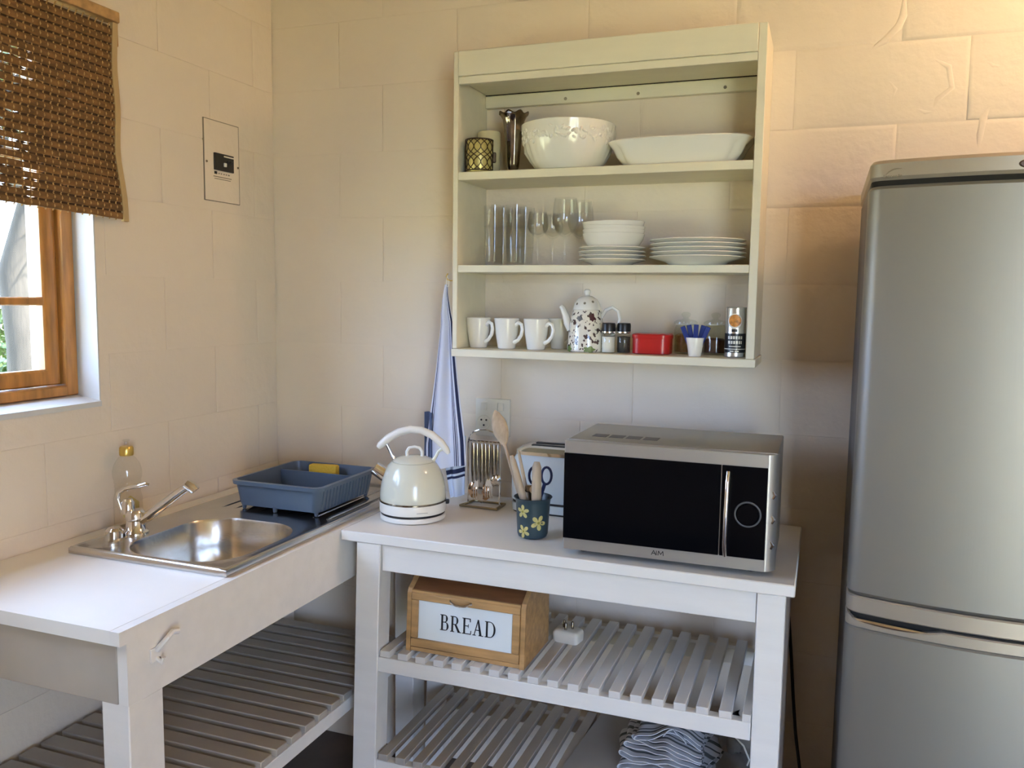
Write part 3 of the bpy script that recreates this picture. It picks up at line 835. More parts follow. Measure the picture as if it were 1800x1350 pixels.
obj('dial_knob', lathe([(0, .012), (.010, .011), (.011, 0)], 16), M['black'], to, (-.1395, 0, .045), (0, -PI / 2, 0))

# ---- cutlery stand with hanging cutlery
cs = thing('cutlery_stand', 'wire cutlery stand with hanging spoons and forks in front of the towel', 'cutlery stand', (0.800, -0.140, H), math.radians(-3))
bx = [(-.058, -.034), (.058, -.034), (.052, .034), (-.046, .034)]
pts = []
for k in range(4):
    a, b = bx[k], bx[(k + 1) % 4]
    for t in range(4): pts.append((a[0] + (b[0] - a[0]) * t / 4, a[1] + (b[1] - a[1]) * t / 4, .0035))
obj('base_frame', tube(pts, .0032, 8, closed=True), M['goldwire'], cs)
up = [(-.050, 0, .0035), (-.050, 0, .06), (-.050, 0, .12), (-.050, 0, .18), (-.046, 0, .198), (-.034, 0, .212), (-.015, 0, .220), (.010, 0, .221), (.030, 0, .214), (.044, 0, .200), (.050, 0, .182), (.050, 0, .12), (.050, 0, .06), (.050, 0, .0035)]
obj('upright_frame', tube(up, .0024, 8), M['chrome'], cs)
obj('hanging_bar', tube([(-.050, 0, .188), (.050, 0, .188)], .0026, 8), M['chrome'], cs)
obj('cross_foot', tube([(-.050, -.034, .0035), (-.050, .034, .0035)], .0028, 8), M['goldwire'], cs)
obj('cross_foot', tube([(.052, -.034, .0035), (.050, .034, .0035)], .0028, 8), M['goldwire'], cs)


def cutlery(name, kind, L, label, group=None):
    """hangs head down from z=0; local y is forward"""
    t = thing(name, label, 'cutlery', (0, 0, 0), 0, group)
    obj('handle', tube([(0, 0, .006), (0, -.001, 0), (0, 0, -.03), (0, 0, -L * .45), (0, .001, -L * .66)], [.0042, .0050, .0058, .0050, .0026], 8, flat=.45), M['dark_chrome'], t)
    zc = -L * .66
    if kind == 'spoon':
        rad = .0165 if L > .15 else .012
        def f(u, v):
            a = 2 * PI * u; r = v
            x = rad * r * math.cos(a); zz = zc - rad * 1.35 + rad * 1.45 * r * math.sin(a)
            return Vector((x, .001 + .007 * (1 - r * r) * -1 + .004, zz))
        bm = grid(f, 20, 6, .0010)
        bmesh.ops.remove_doubles(bm, verts=bm.verts[:], dist=1e-5)
        obj('bowl', bm, M['orange_glint'] if L > .15 else M['chrome'], t)
    elif kind == 'fork':
        obj('fork_root', prism([(-.004, 0, zc + .004), (.004, 0, zc + .004), (.011, 0, zc - .018), (-.011, 0, zc - .018)], (0, .0016, 0)), M['chrome'], t)
        for k in range(4):
            x = -.0095 + k * .0063
            obj('tine', B(x - .0016, x + .0016, 0, .0016, zc - .052, zc - .016, .0004), M['chrome'], t)
    else:
        obj('blade', prism([(-.008, 0, zc + .006), (.008, 0, zc + .006), (.009, 0, zc - .04), (.004, 0, zc - .06), (-.008, 0, zc - .055)], (0, .0014, 0)), M['chrome'], t)
    return t


zh = H + .178
spec = [('table_spoon', 'spoon', .168, .7675, 'large spoon hanging leftmost on the wire cutlery stand'),
        ('table_fork', 'fork', .160, .7800, 'fork hanging beside the leftmost large spoon on the wire stand'),
        ('table_knife', 'knife', .165, .7925, 'knife hanging in the middle of the wire cutlery stand'),
        ('table_spoon', 'spoon', .172, .8050, 'large spoon hanging just right of middle on the wire stand'),
        ('table_fork', 'fork', .150, .8175, 'fork hanging between the spoons at the right of the wire stand'),
        ('tea_spoon', 'spoon', .128, .8300, 'small teaspoon hanging higher than the others on the wire stand'),
        ('tea_spoon', 'spoon', .124, .8425, 'small teaspoon hanging rightmost on the wire cutlery stand')]
for k, (nm, kd, L, x, lab) in enumerate(spec):
    t = cutlery(nm, kd, L, lab, 'cutlery on the wire stand')
    t.location = (x, -.1465 - .0007 * (k - 3), zh - .001)
    t.rotation_euler = (0, 0, .25 * math.sin(k * 2.1))

# ---- enamel utensil pot with flowers
px, py = 1.031, -0.3806
po = thing('utensil_pot', 'dark teal enamel pot with painted yellow flowers holding wooden utensils', 'pot', (px, py, H))
def potr(zq): return .0375 + .006 * (zq / .1)
obj('pot_body', lathe([(0, .001), (.030, .001), (.0355, .004), (.0385, .012), (potr(.05), .05), (potr(.09), .09), (.0445, .098), (.0485, .1025), (.0475, .1035), (.0425, .097), (.0405, .05), (.034, .012), (0, .010)], 40), M['pot'], po)
def flower(ang, zc, size, rot):
    bm = bmesh.new(); npt = 40; c = None; ring = []
    def P(a, r, off):
        u = r * math.cos(a + rot); v = r * math.sin(a + rot)
        zq = zc + v; rr = potr(zq) + off if zq > .014 else .0386 + off; th = ang + u / rr
        return Vector((rr * math.cos(th), rr * math.sin(th), zq))
    c = bm.verts.new(P(0, 0, .0010))
    for k in range(npt):
        a = 2 * PI * k / npt
        ring.append(bm.verts.new(P(a, size * (.22 + .78 * abs(math.cos(2.5 * a)) ** .8), .0010)))
    for k in range(npt): bm.faces.new((c, ring[k], ring[(k + 1) % npt]))
    f = obj('flower', bm, M['petal'], po)
    bm = bmesh.new(); ring = [bm.verts.new(P(2 * PI * k / 12, size * .17, .0016)) for k in range(12)]
    bm.faces.new(ring)
    obj('flower_centre', bm, M['petal_c'], f)
a0 = math.atan2(-2.339 - py, 1.693 - px)   # the side that looks into the room
flower(a0 - .62, .072, .0175, .3); flower(a0 + .35, .045, .0200, 1.1); flower(a0 - .60, .022, .0170, .8)


def stick(name, label, cat, pts, r, m, flat=1.0):
    return tag(obj(name, tube(pts, r, 12, flat=flat), m), label, cat)


ws = thing('wooden_spoon', 'long wooden spoon with round head leaning back out of teal pot', 'spoon', (px - .012, py + .008, H + .012))
b0 = Vector((px - .012, py + .008, H + .012)); tip = Vector((0.9044, -0.300, 1.141))
d = tip - b0
obj('handle', tube([d * 0, d * .4, d * .80], [.0042, .0045, .0048], 10), M['spoon_wood'], ws)
hn = d.normalized(); sd = hn.cross(Vector((-.35, .93, 0))).normalized(); fw_ = sd.cross(hn).normalized()
def sh(u, v):
    a = 2 * PI * u; s = math.sin(PI * v)
    ctr = d * (.78 + .34 * v)
    r = .0205 * max(.0, math.sin(PI * min(1, v * .96 + .04))) ** .7
    return ctr + sd * r * math.cos(a) + fw_ * r * .30 * math.sin(a)
bm = grid(sh, 16, 10); bmesh.ops.remove_doubles(bm, verts=bm.verts[:], dist=1e-5)
obj('spoon_head', bm, M['spoon_wood'], ws)


def wood_handle(name, label, p0, p1, r0, r1):
    p0, p1 = Vector(p0), Vector(p1); dd = p1 - p0
    return stick(name, label, 'utensil', [p0, p0 + dd * .3, p0 + dd * .5, p0 + dd * .93, p1], [r0 * .5, r0 * .7, r0, r1, r1 * .6], M['spoon_wood'], .8)


wood_handle('wooden_spatula', 'flat light wooden handle leaning left in the teal pot', (px + .004, py - .010, H + .012), (.9760, -.392, 1.0740), .0100, .0080)
wood_handle('wooden_ladle', 'reddish wooden handle behind the light one in the teal pot', (px - .002, py + .020, H + .012), (.9770, -.345, 1.080), .0050, .0042)
wood_handle('wooden_turner', 'thick wooden handle upright at the front of the teal pot', (px + .016, py - .020, H + .012), (1.0450, -.398, 1.0640), .0130, .0120)
scs = thing('scissors', 'navy handled kitchen scissors standing blades down in the teal pot', 'scissors', (px + .014, py + .012, H + .012))
for s in (-1, 1):
    ring = [(s * .0155 + .0125 * math.cos(a), 0, .142 + .0215 * math.sin(a)) for a in [2 * PI * k / 20 for k in range(20)]]
    lo = obj('finger_loop', tube(ring, .0032, 8, closed=True), M['scissor'], scs, rot=(0, 0, .35))
    obj('shank', tube([(s * .012, 0, .123), (s * .004, 0, .098), (0, s * .001, .080)], [.0045, .0048, .004], 8), M['scissor'], scs, rot=(0, 0, .35))
    obj('blade', prism([(-.005, s * .0012, .088), (.005, s * .0012, .088), (.001, s * .0012, .002), (-.002, s * .0012, .002)], (0, s * .0012, 0)), M['chrome'], scs, rot=(0, 0, .35))
pl_ = thing('can_opener', 'small dark metal can opener standing low in the teal pot', 'can opener', (px - .002, py + .002, H + .012))
obj('arm', tube([(0, 0, 0), (.0, 0, .06), (-.004, .002, .104)], [.004, .006, .006], 8), M['dark_chrome'], pl_)
obj('head', B(-.020, .012, -.006, .006, .100, .118, .003), M['dark_chrome'], pl_)
obj('wheel', lathe([(0, .004), (.010, .004), (.011, 0), (.010, -.004), (0, -.004)], 16), M['chrome'], pl_, (.006, -.010, .110), (PI / 2, 0, 0))

# ---- wall socket behind the utensils
so = thing('wall_socket', 'ivory double wall socket above the cutlery stand', 'socket', (0.7725, 0.0, 1.107))
obj('cover_plate', B(-.055, .055, -.010, .002, -.057, .057, .003, 2), M['socket'], so)
for x in (-.027, .027):
    r_ = obj('switch', B(x - .010, x + .010, -.0145, -.0095, .022, .046, .0015), M['socket'], so)
    p_ = obj('outlet', lathe([(0, .001), (.019, .001), (.021, .003), (.022, 0)], 24), M['socket'], so, (x, -.0098, -.014), (PI / 2, 0, 0))
    for (hx, hz) in ((0, -.010), (-.008, .006), (.008, .006)):
        obj('pin_hole', lathe([(0, .0016), (.003, .0016), (.003, 0)], 10), M['black'], p_, (hx, -hz * -1, 0))

# ---- tea towel on a hook at the side of the shelf
tw = thing('tea_towel', 'white tea towel with navy stripes hanging by one corner beside the shelf', 'towel', (0.700, -0.150, 1.49))


def interp(tab, t):
    for (a, va), (b, vb) in zip(tab, tab[1:]):
        if t <= b: return va + (vb - va) * ((t - a) / (b - a))
    return tab[-1][1]


Lx = [(0, .697), (.06, .684), (.16, .668), (.40, .650), (.66, .628), (.86, .612), (1, .612)]
Rx = [(0, .705), (.06, .702), (.16, .704), (.40, .716), (.66, .733), (.86, .748), (1, .752)]


def tf(u, v):
    zl = 1.500 - .545 * v; zr_ = 1.500 - .512 * v
    zz = zl + (zr_ - zl) * u
    l = interp(Lx, v); r = interp(Rx, v)
    x = l + (r - l) * u
    y = -.152 + .012 * math.sin(u * 11 + 1.0) * min(1, v * 2) * (1 - .3 * v) + .018 * v * (1 - u) - .035 * max(0, 1 - v * 5)
    return Vector((x - .700, y + .150, zz - 1.49))


obj('front_fold', grid(tf, 24, 40, .0025), M['towel'], tw, smooth=70)


def tf2(u, v):
    zz = 1.045 - .155 * v - .012 * (1 - u) * v + .02 * u * (1 - v)
    l = .655 + .030 * v; r = .733 - .004 * v
    return Vector((l + (r - l) * u - .700, -.118 + .008 * math.sin(u * 9) + .150, zz - 1.49))


obj('back_fold', grid(tf2, 16, 24, .0025), M['towel_lo'], tw, smooth=70)


def tf3(u, v):
    zz = 1.13 - .17 * v; x = .606 + .030 * u
    return Vector((x - .700, -.130 + .012 * math.sin(u * 5) + .15, zz - 1.49))


obj('side_fold', grid(tf3, 8, 12, .0025), mat('navy_towel_band', (0.10, 0.13, 0.22), 0.9), tw, smooth=70)
obj('loop', tube([(.002, -.040, .018), (.006, -.042, .034), (.010, -.040, .018), (.008, -.038, .004), (.003, -.038, .004)], .0012, 6, closed=True), M['kettle_w'], tw)

# ================================================================ WALL SHELF
sh_ = thing('wall_shelf', 'cream painted open wall shelf with three levels of crockery', 'shelf', (1.132, 0.0, 1.30))
SCX, SCZ = 1.132, 1.30
def sbox(name, x0, x1, y0, y1, z0, z1, bev=.0015, m=None, par=None):
    return obj(name, B(x0 - SCX, x1 - SCX, y0, y1, z0 - SCZ, z1 - SCZ, bev), m or M['shelf'], par or sh_)
sbox('side_panel', .7286, .7432, -.208, -.001, 1.3235, 2.1175)
sbox('side_panel', 1.5155, 1.5360, -.208, -.001, 1.3235, 2.1175)
sbox('bottom_board', .7286, 1.5395, -.214, -.001, 1.3020, 1.3232)
sbox('shelf_board', .7434, 1.5153, -.206, -.001, 1.5325, 1.5525)
sbox('shelf_board', .7434, 1.5153, -.206, -.001, 1.7800, 1.8020)
sbox('top_board', .7434, 1.5153, -.189, -.004, 2.0450, 2.0600)
sbox('header_strip', .7434, 1.5153, -.208, -.1895, 2.0318, 2.0516)
sbox('fascia', .7434, 1.5153, -.212, -.190, 2.0520, 2.1172)
sbox('roof_board', .7434, 1.5153, -.189, -.001, 2.1020, 2.1172)
rl = sbox('hanging_rail', .7440, 1.5146, -.018, -.001, 2.0075, 2.0425)
rl2 = obj('rail_gap', B(.7440 - SCX, 1.5146 - SCX, -.017, -.001, 2.0426 - SCZ, 2.0449 - SCZ, 0), M['gap'], sh_)
for x in (.985, 1.190, 1.420):
    obj('screw', lathe([(0, .0015), (.004, .001), (.0045, 0)], 10), M['grey_ink'], rl, (x - SCX, -.0182, 2.020 - SCZ), (PI / 2, 0, 0))
hk2 = obj('towel_hook', tube([(.7290 - SCX, -.190, 1.512 - SCZ), (.716 - SCX, -.190, 1.510 - SCZ), (.706 - SCX, -.190, 1.513 - SCZ), (.702 - SCX, -.190, 1.522 - SCZ), (.707 - SCX, -.190, 1.530 - SCZ)], .0018, 8), M['brass'], sh_)
obj('hook_rosette', lathe([(0, .002), (.006, .0015), (.007, 0)], 12), M['brass'], hk2, (.7284 - SCX, -.190, 1.512 - SCZ), (0, -PI / 2, 0))

Z1, Z2, Z3 = 1.8022, 1.5527, 1.3234
# ---- top level: lantern, candle, vase, bowl, platter
la = thing('candle_lantern', 'small gold lantern in dark wire lattice at the left end of top shelf', 'lantern', (.787, -.164, Z1), .5)
obj('glass_cup', lathe([(0, .001), (.034, .001), (.0355, .004), (.0355, .084), (.034, .088), (.032, .088), (.032, .01), (0, .008)], 28), M['lantern_glass'], la)
for zq in (.006, .088):
    obj('wire_ring', tube([(.0375 * math.cos(2 * PI * k / 28), .0375 * math.sin(2 * PI * k / 28), zq) for k in range(28)], .0017, 6, closed=True), M['wire'], la)
for k in range(12):
    for s in (1, -1):
        pts = [(.0372 * math.cos(2 * PI * k / 12 + s * .52 * math.sin(PI * q / 8) ), .0372 * math.sin(2 * PI * k / 12 + s * .52 * math.sin(PI * q / 8)), .006 + .0205 * 2 * q / 8) for q in range(9)]
        pts2 = [(p[0], p[1], p[2] + .041) for p in pts]
        obj('lattice_wire', tube(pts, .0012, 5), M['wire'], la); obj('lattice_wire', tube(pts2, .0012, 5), M['wire'], la)
cl = obj('clasp', B(.036, .046, -.005, .005, .030, .058, .002), M['wire'], la)
ca = thing('pillar_candle', 'plain cream pillar candle standing behind the wire lantern', 'candle', (.7785, -.072, Z1))
obj('wax', lathe([(0, 0), (.031, 0), (.032, .002), (.032, .124), (.030, .127), (.012, .124), (0, .122)], 28), M['candle'], ca)
obj('wick', tube([(0, 0, .120), (.001, 0, .130)], .0012, 6), M['ink'], ca)
va = thing('bud_vase', 'tarnished silver trumpet vase with ruffled rim on the top shelf', 'vase', (.866, -.110, Z1))
def ruffle(r, zq, a, k):
    if k in (11, 12, 13, 14): return (r * (1 + .05 * math.cos(8 * a)), zq + .0035 * math.cos(8 * a))
    return (r * (1 + (.03 * math.cos(12 * a) if 5 < k < 11 else 0)), zq)
obj('vase_body', lathe([(0, 0), (.018, 0), (.019, .004), (.012, .010), (.0125, .014), (.0165, .022), (.0185, .055), (.0215, .085), (.0245, .105), (.0270, .130), (.030, .148), (.037, .160), (.0415, .164), (.0405, .166), (.034, .160), (.025, .130), (.018, .08), (0, .02)], 48, wob=ruffle), M['dark_chrome'], va)
bw = thing('serving_bowl', 'large white ceramic bowl with raised fruit relief on the top shelf', 'bowl', (1.029, -.130, Z1))
def bowlwob(r, zq, a, k):
    if 4 <= k <= 6: return (r + .0035 * (math.sin(17 * a + k) * math.cos(11 * a - 2 * k) + .5 * math.sin(29 * a)), zq + .002 * math.sin(23 * a))
    return (r, zq)
obj('bowl_body', lathe([(0, .0), (.078, .0), (.084, .003), (.100, .022), (.112, .046), (.1190, .072), (.1225, .094), (.1250, .111), (.1255, .117), (.1235, .1185), (.1195, .100), (.106, .046), (.076, .012), (0, .008)], 96, wob=bowlwob), M['ceramic_r'], bw)
rb2 = random.Random(2); bm = bmesh.new()
for k in range(72):
    a = -2.95 + (k % 36) * .0805 + rb2.uniform(-.03, .03); zq = .074 + .017 * (k // 36) + rb2.uniform(-.008, .009); r = .1185 + (zq - .074) * .18
    b2 = lathe([(0, -.006), (.005, -.004), (.0085, 0), (.005, .003), (0, .0045)], 7, sy=.55)
    me = bpy.data.meshes.new('tmp'); b2.to_mesh(me); b2.free()
    me.transform(Matrix.Translation((r * math.cos(a), r * math.sin(a), zq)) @ Matrix.Rotation(a, 4, 'Z') @ Matrix.Rotation(PI / 2, 4, 'Y') @ Matrix.Rotation(rb2.uniform(-1.4, 1.4), 4, 'Z'))
    bm.from_mesh(me); bpy.data.meshes.remove(me)
rl_ = obj('fruit_relief', bm, M['ceramic_r'], bw); rl_['kind'] = 'stuff'
pt = thing('serving_platter', 'long white fluted serving dish right of the relief bowl on top shelf', 'dish', (1.3250, -.112, Z1))
def pring(sx, sy, zq, flute=0.0):
    out = []
    for k in range(72):
        a = 2 * PI * k / 72
        c, s = math.cos(a), math.sin(a)
        e = .55
        x = math.copysign(abs(c) ** e, c); y = math.copysign(abs(s) ** e, s)
        f = 1 + flute * (abs(math.cos(5 * a)) ** 6)
        out.append((sx * x * f, sy * y * f, zq))
    return out
obj('dish_body', loft([pring(.135, .070, 0), pring(.139, .073, .003), pring(.159, .087, .026, -.055), pring(.168, .093, .045, -.045), pring(.180, .099, .059), pring(.183, .101, .063), pring(.180, .099, .066), pring(.166, .090, .055), pring(.136, .070, .010)]), M['ceramic'], pt)

# ---- middle level: glasses and plates
tg = thing('glass_tumbler', 'tall clear tumbler at front left end of middle shelf', 'glass', (.817, -.125, Z2), 0, 'tumblers on the middle shelf')
obj('tumbler_body', lathe([(0, 0), (.0226, 0), (.0240, .003), (.0261, .055), (.0266, .056), (.0272, .108), (.0277, .109), (.0286, .1655), (.0273, .1665), (.0261, .110), (.0252, .056), (.0226, .012), (0, .010)], 32), M['tumbler'], tg)
for ring in (.055, .109):
    obj('ring_mould', tube([((.0264 + (.0011 if ring > .1 else 0)) * math.cos(2 * PI * k / 32), (.0264 + (.0011 if ring > .1 else 0)) * math.sin(2 * PI * k / 32), ring) for k in range(32)], .0009, 6, closed=True), M['tumbler'], tg)
for (x, y, lab) in ((.880, -.120, 'tall clear tumbler second from left in front on middle shelf'), (.814, -.050, 'tall clear tumbler behind the front left one on middle shelf'), (.880, -.048, 'tall clear tumbler at the back beside the small wine glasses')):
    dup(tg, (x, y, Z2), .3, lab, 'tumblers on the middle shelf')


def wineglass(s, h, bowl_b, r, label, loc):
    t = thing('wine_glass', label, 'glass', loc, 0, 'wine glasses on the middle shelf')
    obj('foot', lathe([(0, 0), (.030 * s, 0), (.031 * s, .0015), (.012 * s, .004), (0, .0045)], 28), M['tumbler'], t)
    obj('stem', lathe([(0, .004), (.006, .005), (.0034, .016), (.0032, bowl_b - .006), (.006, bowl_b), (0, bowl_b + .001)], 14), M['tumbler'], t)
    hh = h - bowl_b
    obj('bowl', lathe([(0, bowl_b), (.010, bowl_b + .002), (r * .72, bowl_b + hh * .16), (r * .97, bowl_b + hh * .36), (r, bowl_b + hh * .48), (r * .93, bowl_b + hh * .74), (r * .80, h), (r * .78, h), (r * .90, bowl_b + hh * .74), (r * .965, bowl_b + hh * .48), (r * .93, bowl_b + hh * .36), (r * .68, bowl_b + hh * .18), (0, bowl_b + .005)], 32), M['tumbler'], t)
    return t


w1 = wineglass(.85, .147, .078, .0290, 'small wine glass in front, next to the tumblers', (.946, -.125, Z2))
dup(w1, (.967, -.056, Z2), .4, 'small wine glass at the back, half behind the front one', 'wine glasses on the middle shelf')
w2 = wineglass(1.0, .182, .078, .0365, 'large wine glass in front, next to the stack of bowls', (1.022, -.120, Z2))
dup(w2, (1.044, -.044, Z2), .4, 'large wine glass at the back, behind the front large one', 'wine glasses on the middle shelf')


def plate_mesh(r, h):
    return lathe([(0, .0), (r * .55, 0), (r * .58, .002), (r * .66, h * .45), (r * .97, h * .93), (r, h), (r * .985, h + .0022), (r * .66, h * .5 + .003), (r * .55, .0045), (0, .004)], 56)


lv = ['lowest', 'second from below', 'third from below', 'fourth from below', 'topmost']
me0 = None
for k in range(4):
    lab = 'white side plate, %s in the stack under the bowls' % ('topmost' if k == 3 else lv[k])
    if me0 is None:
        o = obj('side_plate', plate_mesh(.0895, .016), M['ceramic']); me0 = o
    else:
        o = me0.copy(); col.objects.link(o)
    o.location = (1.150 + .0015 * (k % 2), -.106, Z2 + .0105 * k); tag(o, lab, 'plate', 'side plates on the middle shelf')
me0 = None
zb = Z2 + .0105 * 3 + .0045
for k in range(4):
    lab = 'white cereal bowl, %s in the stack on the side plates' % ('topmost' if k == 3 else lv[k])
    if me0 is None:
        o = obj('cereal_bowl', lathe([(0, 0), (.040, 0), (.042, .002), (.068, .016), (.079, .034), (.083, .048), (.0815, .049), (.076, .036), (.064, .019), (.038, .006), (0, .005)], 48), M['ceramic']); me0 = o
    else:
        o = me0.copy(); col.objects.link(o)
    o.location = (1.1535, -.108, zb + (.0205, 0, .0115, .0205)[0] * 0 + (0, .0115, .023, .0345)[k] * .92); tag(o, lab, 'bowl', 'cereal bowls on the middle shelf')
    if k >= 2: o.rotation_euler = (.02, .025 * (1 if k == 2 else -.6), 0)
me0 = None
for k in range(5):
    lab = 'white dinner plate, %s in the wide stack at right' % lv[k]
    if me0 is None:
        o = obj('dinner_plate', plate_mesh(.1215, .021), M['ceramic']); me0 = o
    else:
        o = me0.copy(); col.objects.link(o)
    o.location = (1.378 + .0012 * (k % 2), -.126, Z2 + .0105 * k); tag(o, lab, 'plate', 'dinner plates on the middle shelf')

# ---- bottom level: mugs, teapot, condiments
mg = thing('white_mug', 'white mug farthest left on the bottom shelf', 'mug', (.7745, -.128, Z3), 0, 'white mugs on the bottom shelf')
obj('mug_body', lathe([(0, 0), (.022, 0), (.0245, .002), (.0275, .020), (.0315, .045), (.0345, .075), (.0352, .084), (.034, .0855), (.0325, .083), (.0295, .045), (.023, .008), (0, .006)], 36), M['ceramic'], mg)
obj('handle', tube([(.0315, 0, .066), (.043, 0, .074), (.0535, 0, .069), (.057, 0, .055), (.053, 0, .039), (.042, 0, .026), (.0275, 0, .019)], [.0055, .0050, .0046, .0045, .0045, .0047, .0055], 10, flat=1.15), M['ceramic'], mg)
mg.rotation_euler = (0, 0, -.42)
for (x, y, rz, lab) in ((.8605, -.130, -.35, 'white mug second from left on the bottom shelf'), (.9480, -.132, -.28, 'white mug in front, third from left on the bottom shelf'), (.992, -.052, -.6, 'white mug at the back, shaded between third mug and teapot')):
    dup(mg, (x, y, Z3), rz, lab, 'white mugs on the bottom shelf')

tpot = thing('teapot', 'white teapot with dark flower pattern and domed lid on bottom shelf', 'teapot', (1.0905, -.128, Z3), math.radians(0))
m_tp = mat('flowered_glaze', (0.80, 0.76, 0.66), 0.15, coat=0.4)
nt = m_tp.node_tree; bs = nt.nodes['Principled BSDF']
tc = nt.nodes.new('ShaderNodeTexCoord')
v1 = nt.nodes.new('ShaderNodeTexNoise'); v1.inputs['Scale'].default_value = 95; v1.inputs['Detail'].default_value = 2
v2 = nt.nodes.new('ShaderNodeTexNoise'); v2.inputs['Scale'].default_value = 24; v2.inputs['Detail'].default_value = 1
for v in (v1, v2): nt.links.new(tc.outputs['Object'], v.inputs['Vector'])
r1 = nt.nodes.new('ShaderNodeValToRGB'); r1.color_ramp.elements[0].position = .56; r1.color_ramp.elements[0].color = (0, 0, 0, 1); r1.color_ramp.elements[1].position = .60
nt.links.new(v1.outputs['Fac'], r1.inputs['Fac'])
r2 = nt.nodes.new('ShaderNodeValToRGB'); r2.color_ramp.elements[0].color = (.05, .045, .04, 1); r2.color_ramp.elements[1].color = (.10, .05, .045, 1)
nt.links.new(v2.outputs['Fac'], r2.inputs['Fac'])
mx = nt.nodes.new('ShaderNodeMix'); mx.data_type = 'RGBA'
mx.inputs[6].default_value = (.80, .76, .66, 1)
nt.links.new(r1.outputs['Color'], mx.inputs[0]); nt.links.new(r2.outputs['Color'], mx.inputs[7])
nt.links.new(mx.outputs[2], bs.inputs['Base Color'])
obj('pot_body', lathe([(0, .0), (.048, 0), (.0515, .003), (.0515, .012), (.0495, .040), (.0455, .075), (.0400, .103), (.0375, .112), (.0345, .113)], 44), m_tp, tpot)
lid = obj('lid', lathe([(.0378, .1125), (.0375, .116), (.0345, .128), (.0265, .141), (.014, .1485), (.0085, .1500)], 36), M['candle'] if False else M['ceramic'], tpot)
obj('lid_knob', lathe([(.0075, .149), (.0060, .153), (.0085, .159), (.0085, .164), (.0045, .1675), (0, .168)], 20), M['ceramic'], lid)
for k, (a, zq) in enumerate(((-1.5, .130), (-.8, .134), (-2.2, .128))):
    r = .0345 if zq < .129 else (.0335 if zq < .132 else .0312)
    obj('painted_dot', lathe([(0, .0008), (.0032, .0006), (.0036, 0)], 10), M['grey_ink'], lid, (r * math.cos(a), r * math.sin(a), zq), (0, PI / 2 - .35, a))
obj('spout', tube([(-.042, 0, .060), (-.054, -.001, .078), (-.060, -.002, .098), (-.068, -.003, .116), (-.073, -.003, .121)], [.0140, .0115, .0090, .0068, .0058], 14), M['ceramic'], tpot)
obj('handle', tube([(.040, 0, .092), (.052, 0, .112), (.070, 0, .120), (.086, 0, .110), (.091, 0, .088), (.084, 0, .062), (.068, 0, .042), (.048, 0, .030)], [.0050, .0048, .0046, .0045, .0045, .0045, .0046, .0052], 10), M['ceramic'], tpot)
def blossom(a, zq, w, h, m, name):
    bm = bmesh.new(); ring = []; n = 20
    for k in range(n):
        b = 2 * PI * k / n; f = 1 + .22 * math.cos(5 * b)
        zz = zq + h * f * math.sin(b); rr = .0518 - (max(0, zz - .012) / .1) * .0125 + .0008
        th = a + w * f * math.cos(b) / rr
        ring.append(bm.verts.new((rr * math.cos(th), rr * math.sin(th), zz)))
    c = bm.verts.new(((.0530 - max(0, zq - .012) * .125) * math.cos(a), (.0530 - max(0, zq - .012) * .125) * math.sin(a), zq))
    for k in range(n): bm.faces.new((c, ring[k], ring[(k + 1) % n]))
    obj(name, bm, m, tpot)
blossom(-1.75, .086, .008, .012, M['fridge_side'], 'painted_flower')
blossom(-1.80, .062, .010, .009, M['mat'], 'painted_flower')
blossom(-.95, .088, .009, .014, mat('plum_glaze', (.07, .02, .028), .2), 'painted_flower')
blossom(-.80, .070, .008, .010, M['pine_dark'], 'painted_flower')
blossom(-1.15, .008, .015, .008, M['leafgreen'], 'painted_leaf'); blossom(-2.35, .008, .010, .009, M['leafgreen'], 'painted_leaf')


def grinder(x, y, fill, lab, name):
    t = thing(name, lab, 'shaker', (x, y, Z3))
    obj('glass_body', lathe([(0, 0), (.017, 0), (.0185, .002), (.0185, .046), (.0155, .052), (.0155, .056), (0, .056)], 22), M['jar'], t)
    obj('filling', lathe([(0, .002), (.0168, .002), (.0168, .043), (0, .045)], 20), fill, t)
    obj('cap', lathe([(.0165, .052), (.0180, .053), (.0180, .074), (.0165, .079), (0, .080)], 22), M['black'], t)
    obj('cap_ring', lathe([(.0175, .0525), (.0187, .0535), (.0187, .0565), (.0175, .0575)], 22), M['chrome'], t)
    return t


grinder(1.158, -.154, M['salt'], 'small glass shaker filled with white salt, black cap', 'salt_shaker')
grinder(1.196, -.140, M['pepper'], 'small glass shaker filled with dark pepper, black cap', 'pepper_shaker')
rd = thing('red_tin', 'low red tin box between the pepper shaker and glass jars', 'tin', (1.270, -.125, Z3))
def rring(ins, zq): return [(x, y, zq) for x, y in rrect(0, 0, .049 - ins, .040 - ins, .022, 6)]
obj('tin_body', loft([rring(.003, 0), rring(0, .002), rring(0, .041), rring(.002, .042)]), M['red'], rd)
obj('tin_lid', loft([rring(-.0012, .0405), rring(-.0015, .042), rring(-.0015, .050), rring(.001, .053), rring(.010, .054)]), M['red'], rd)


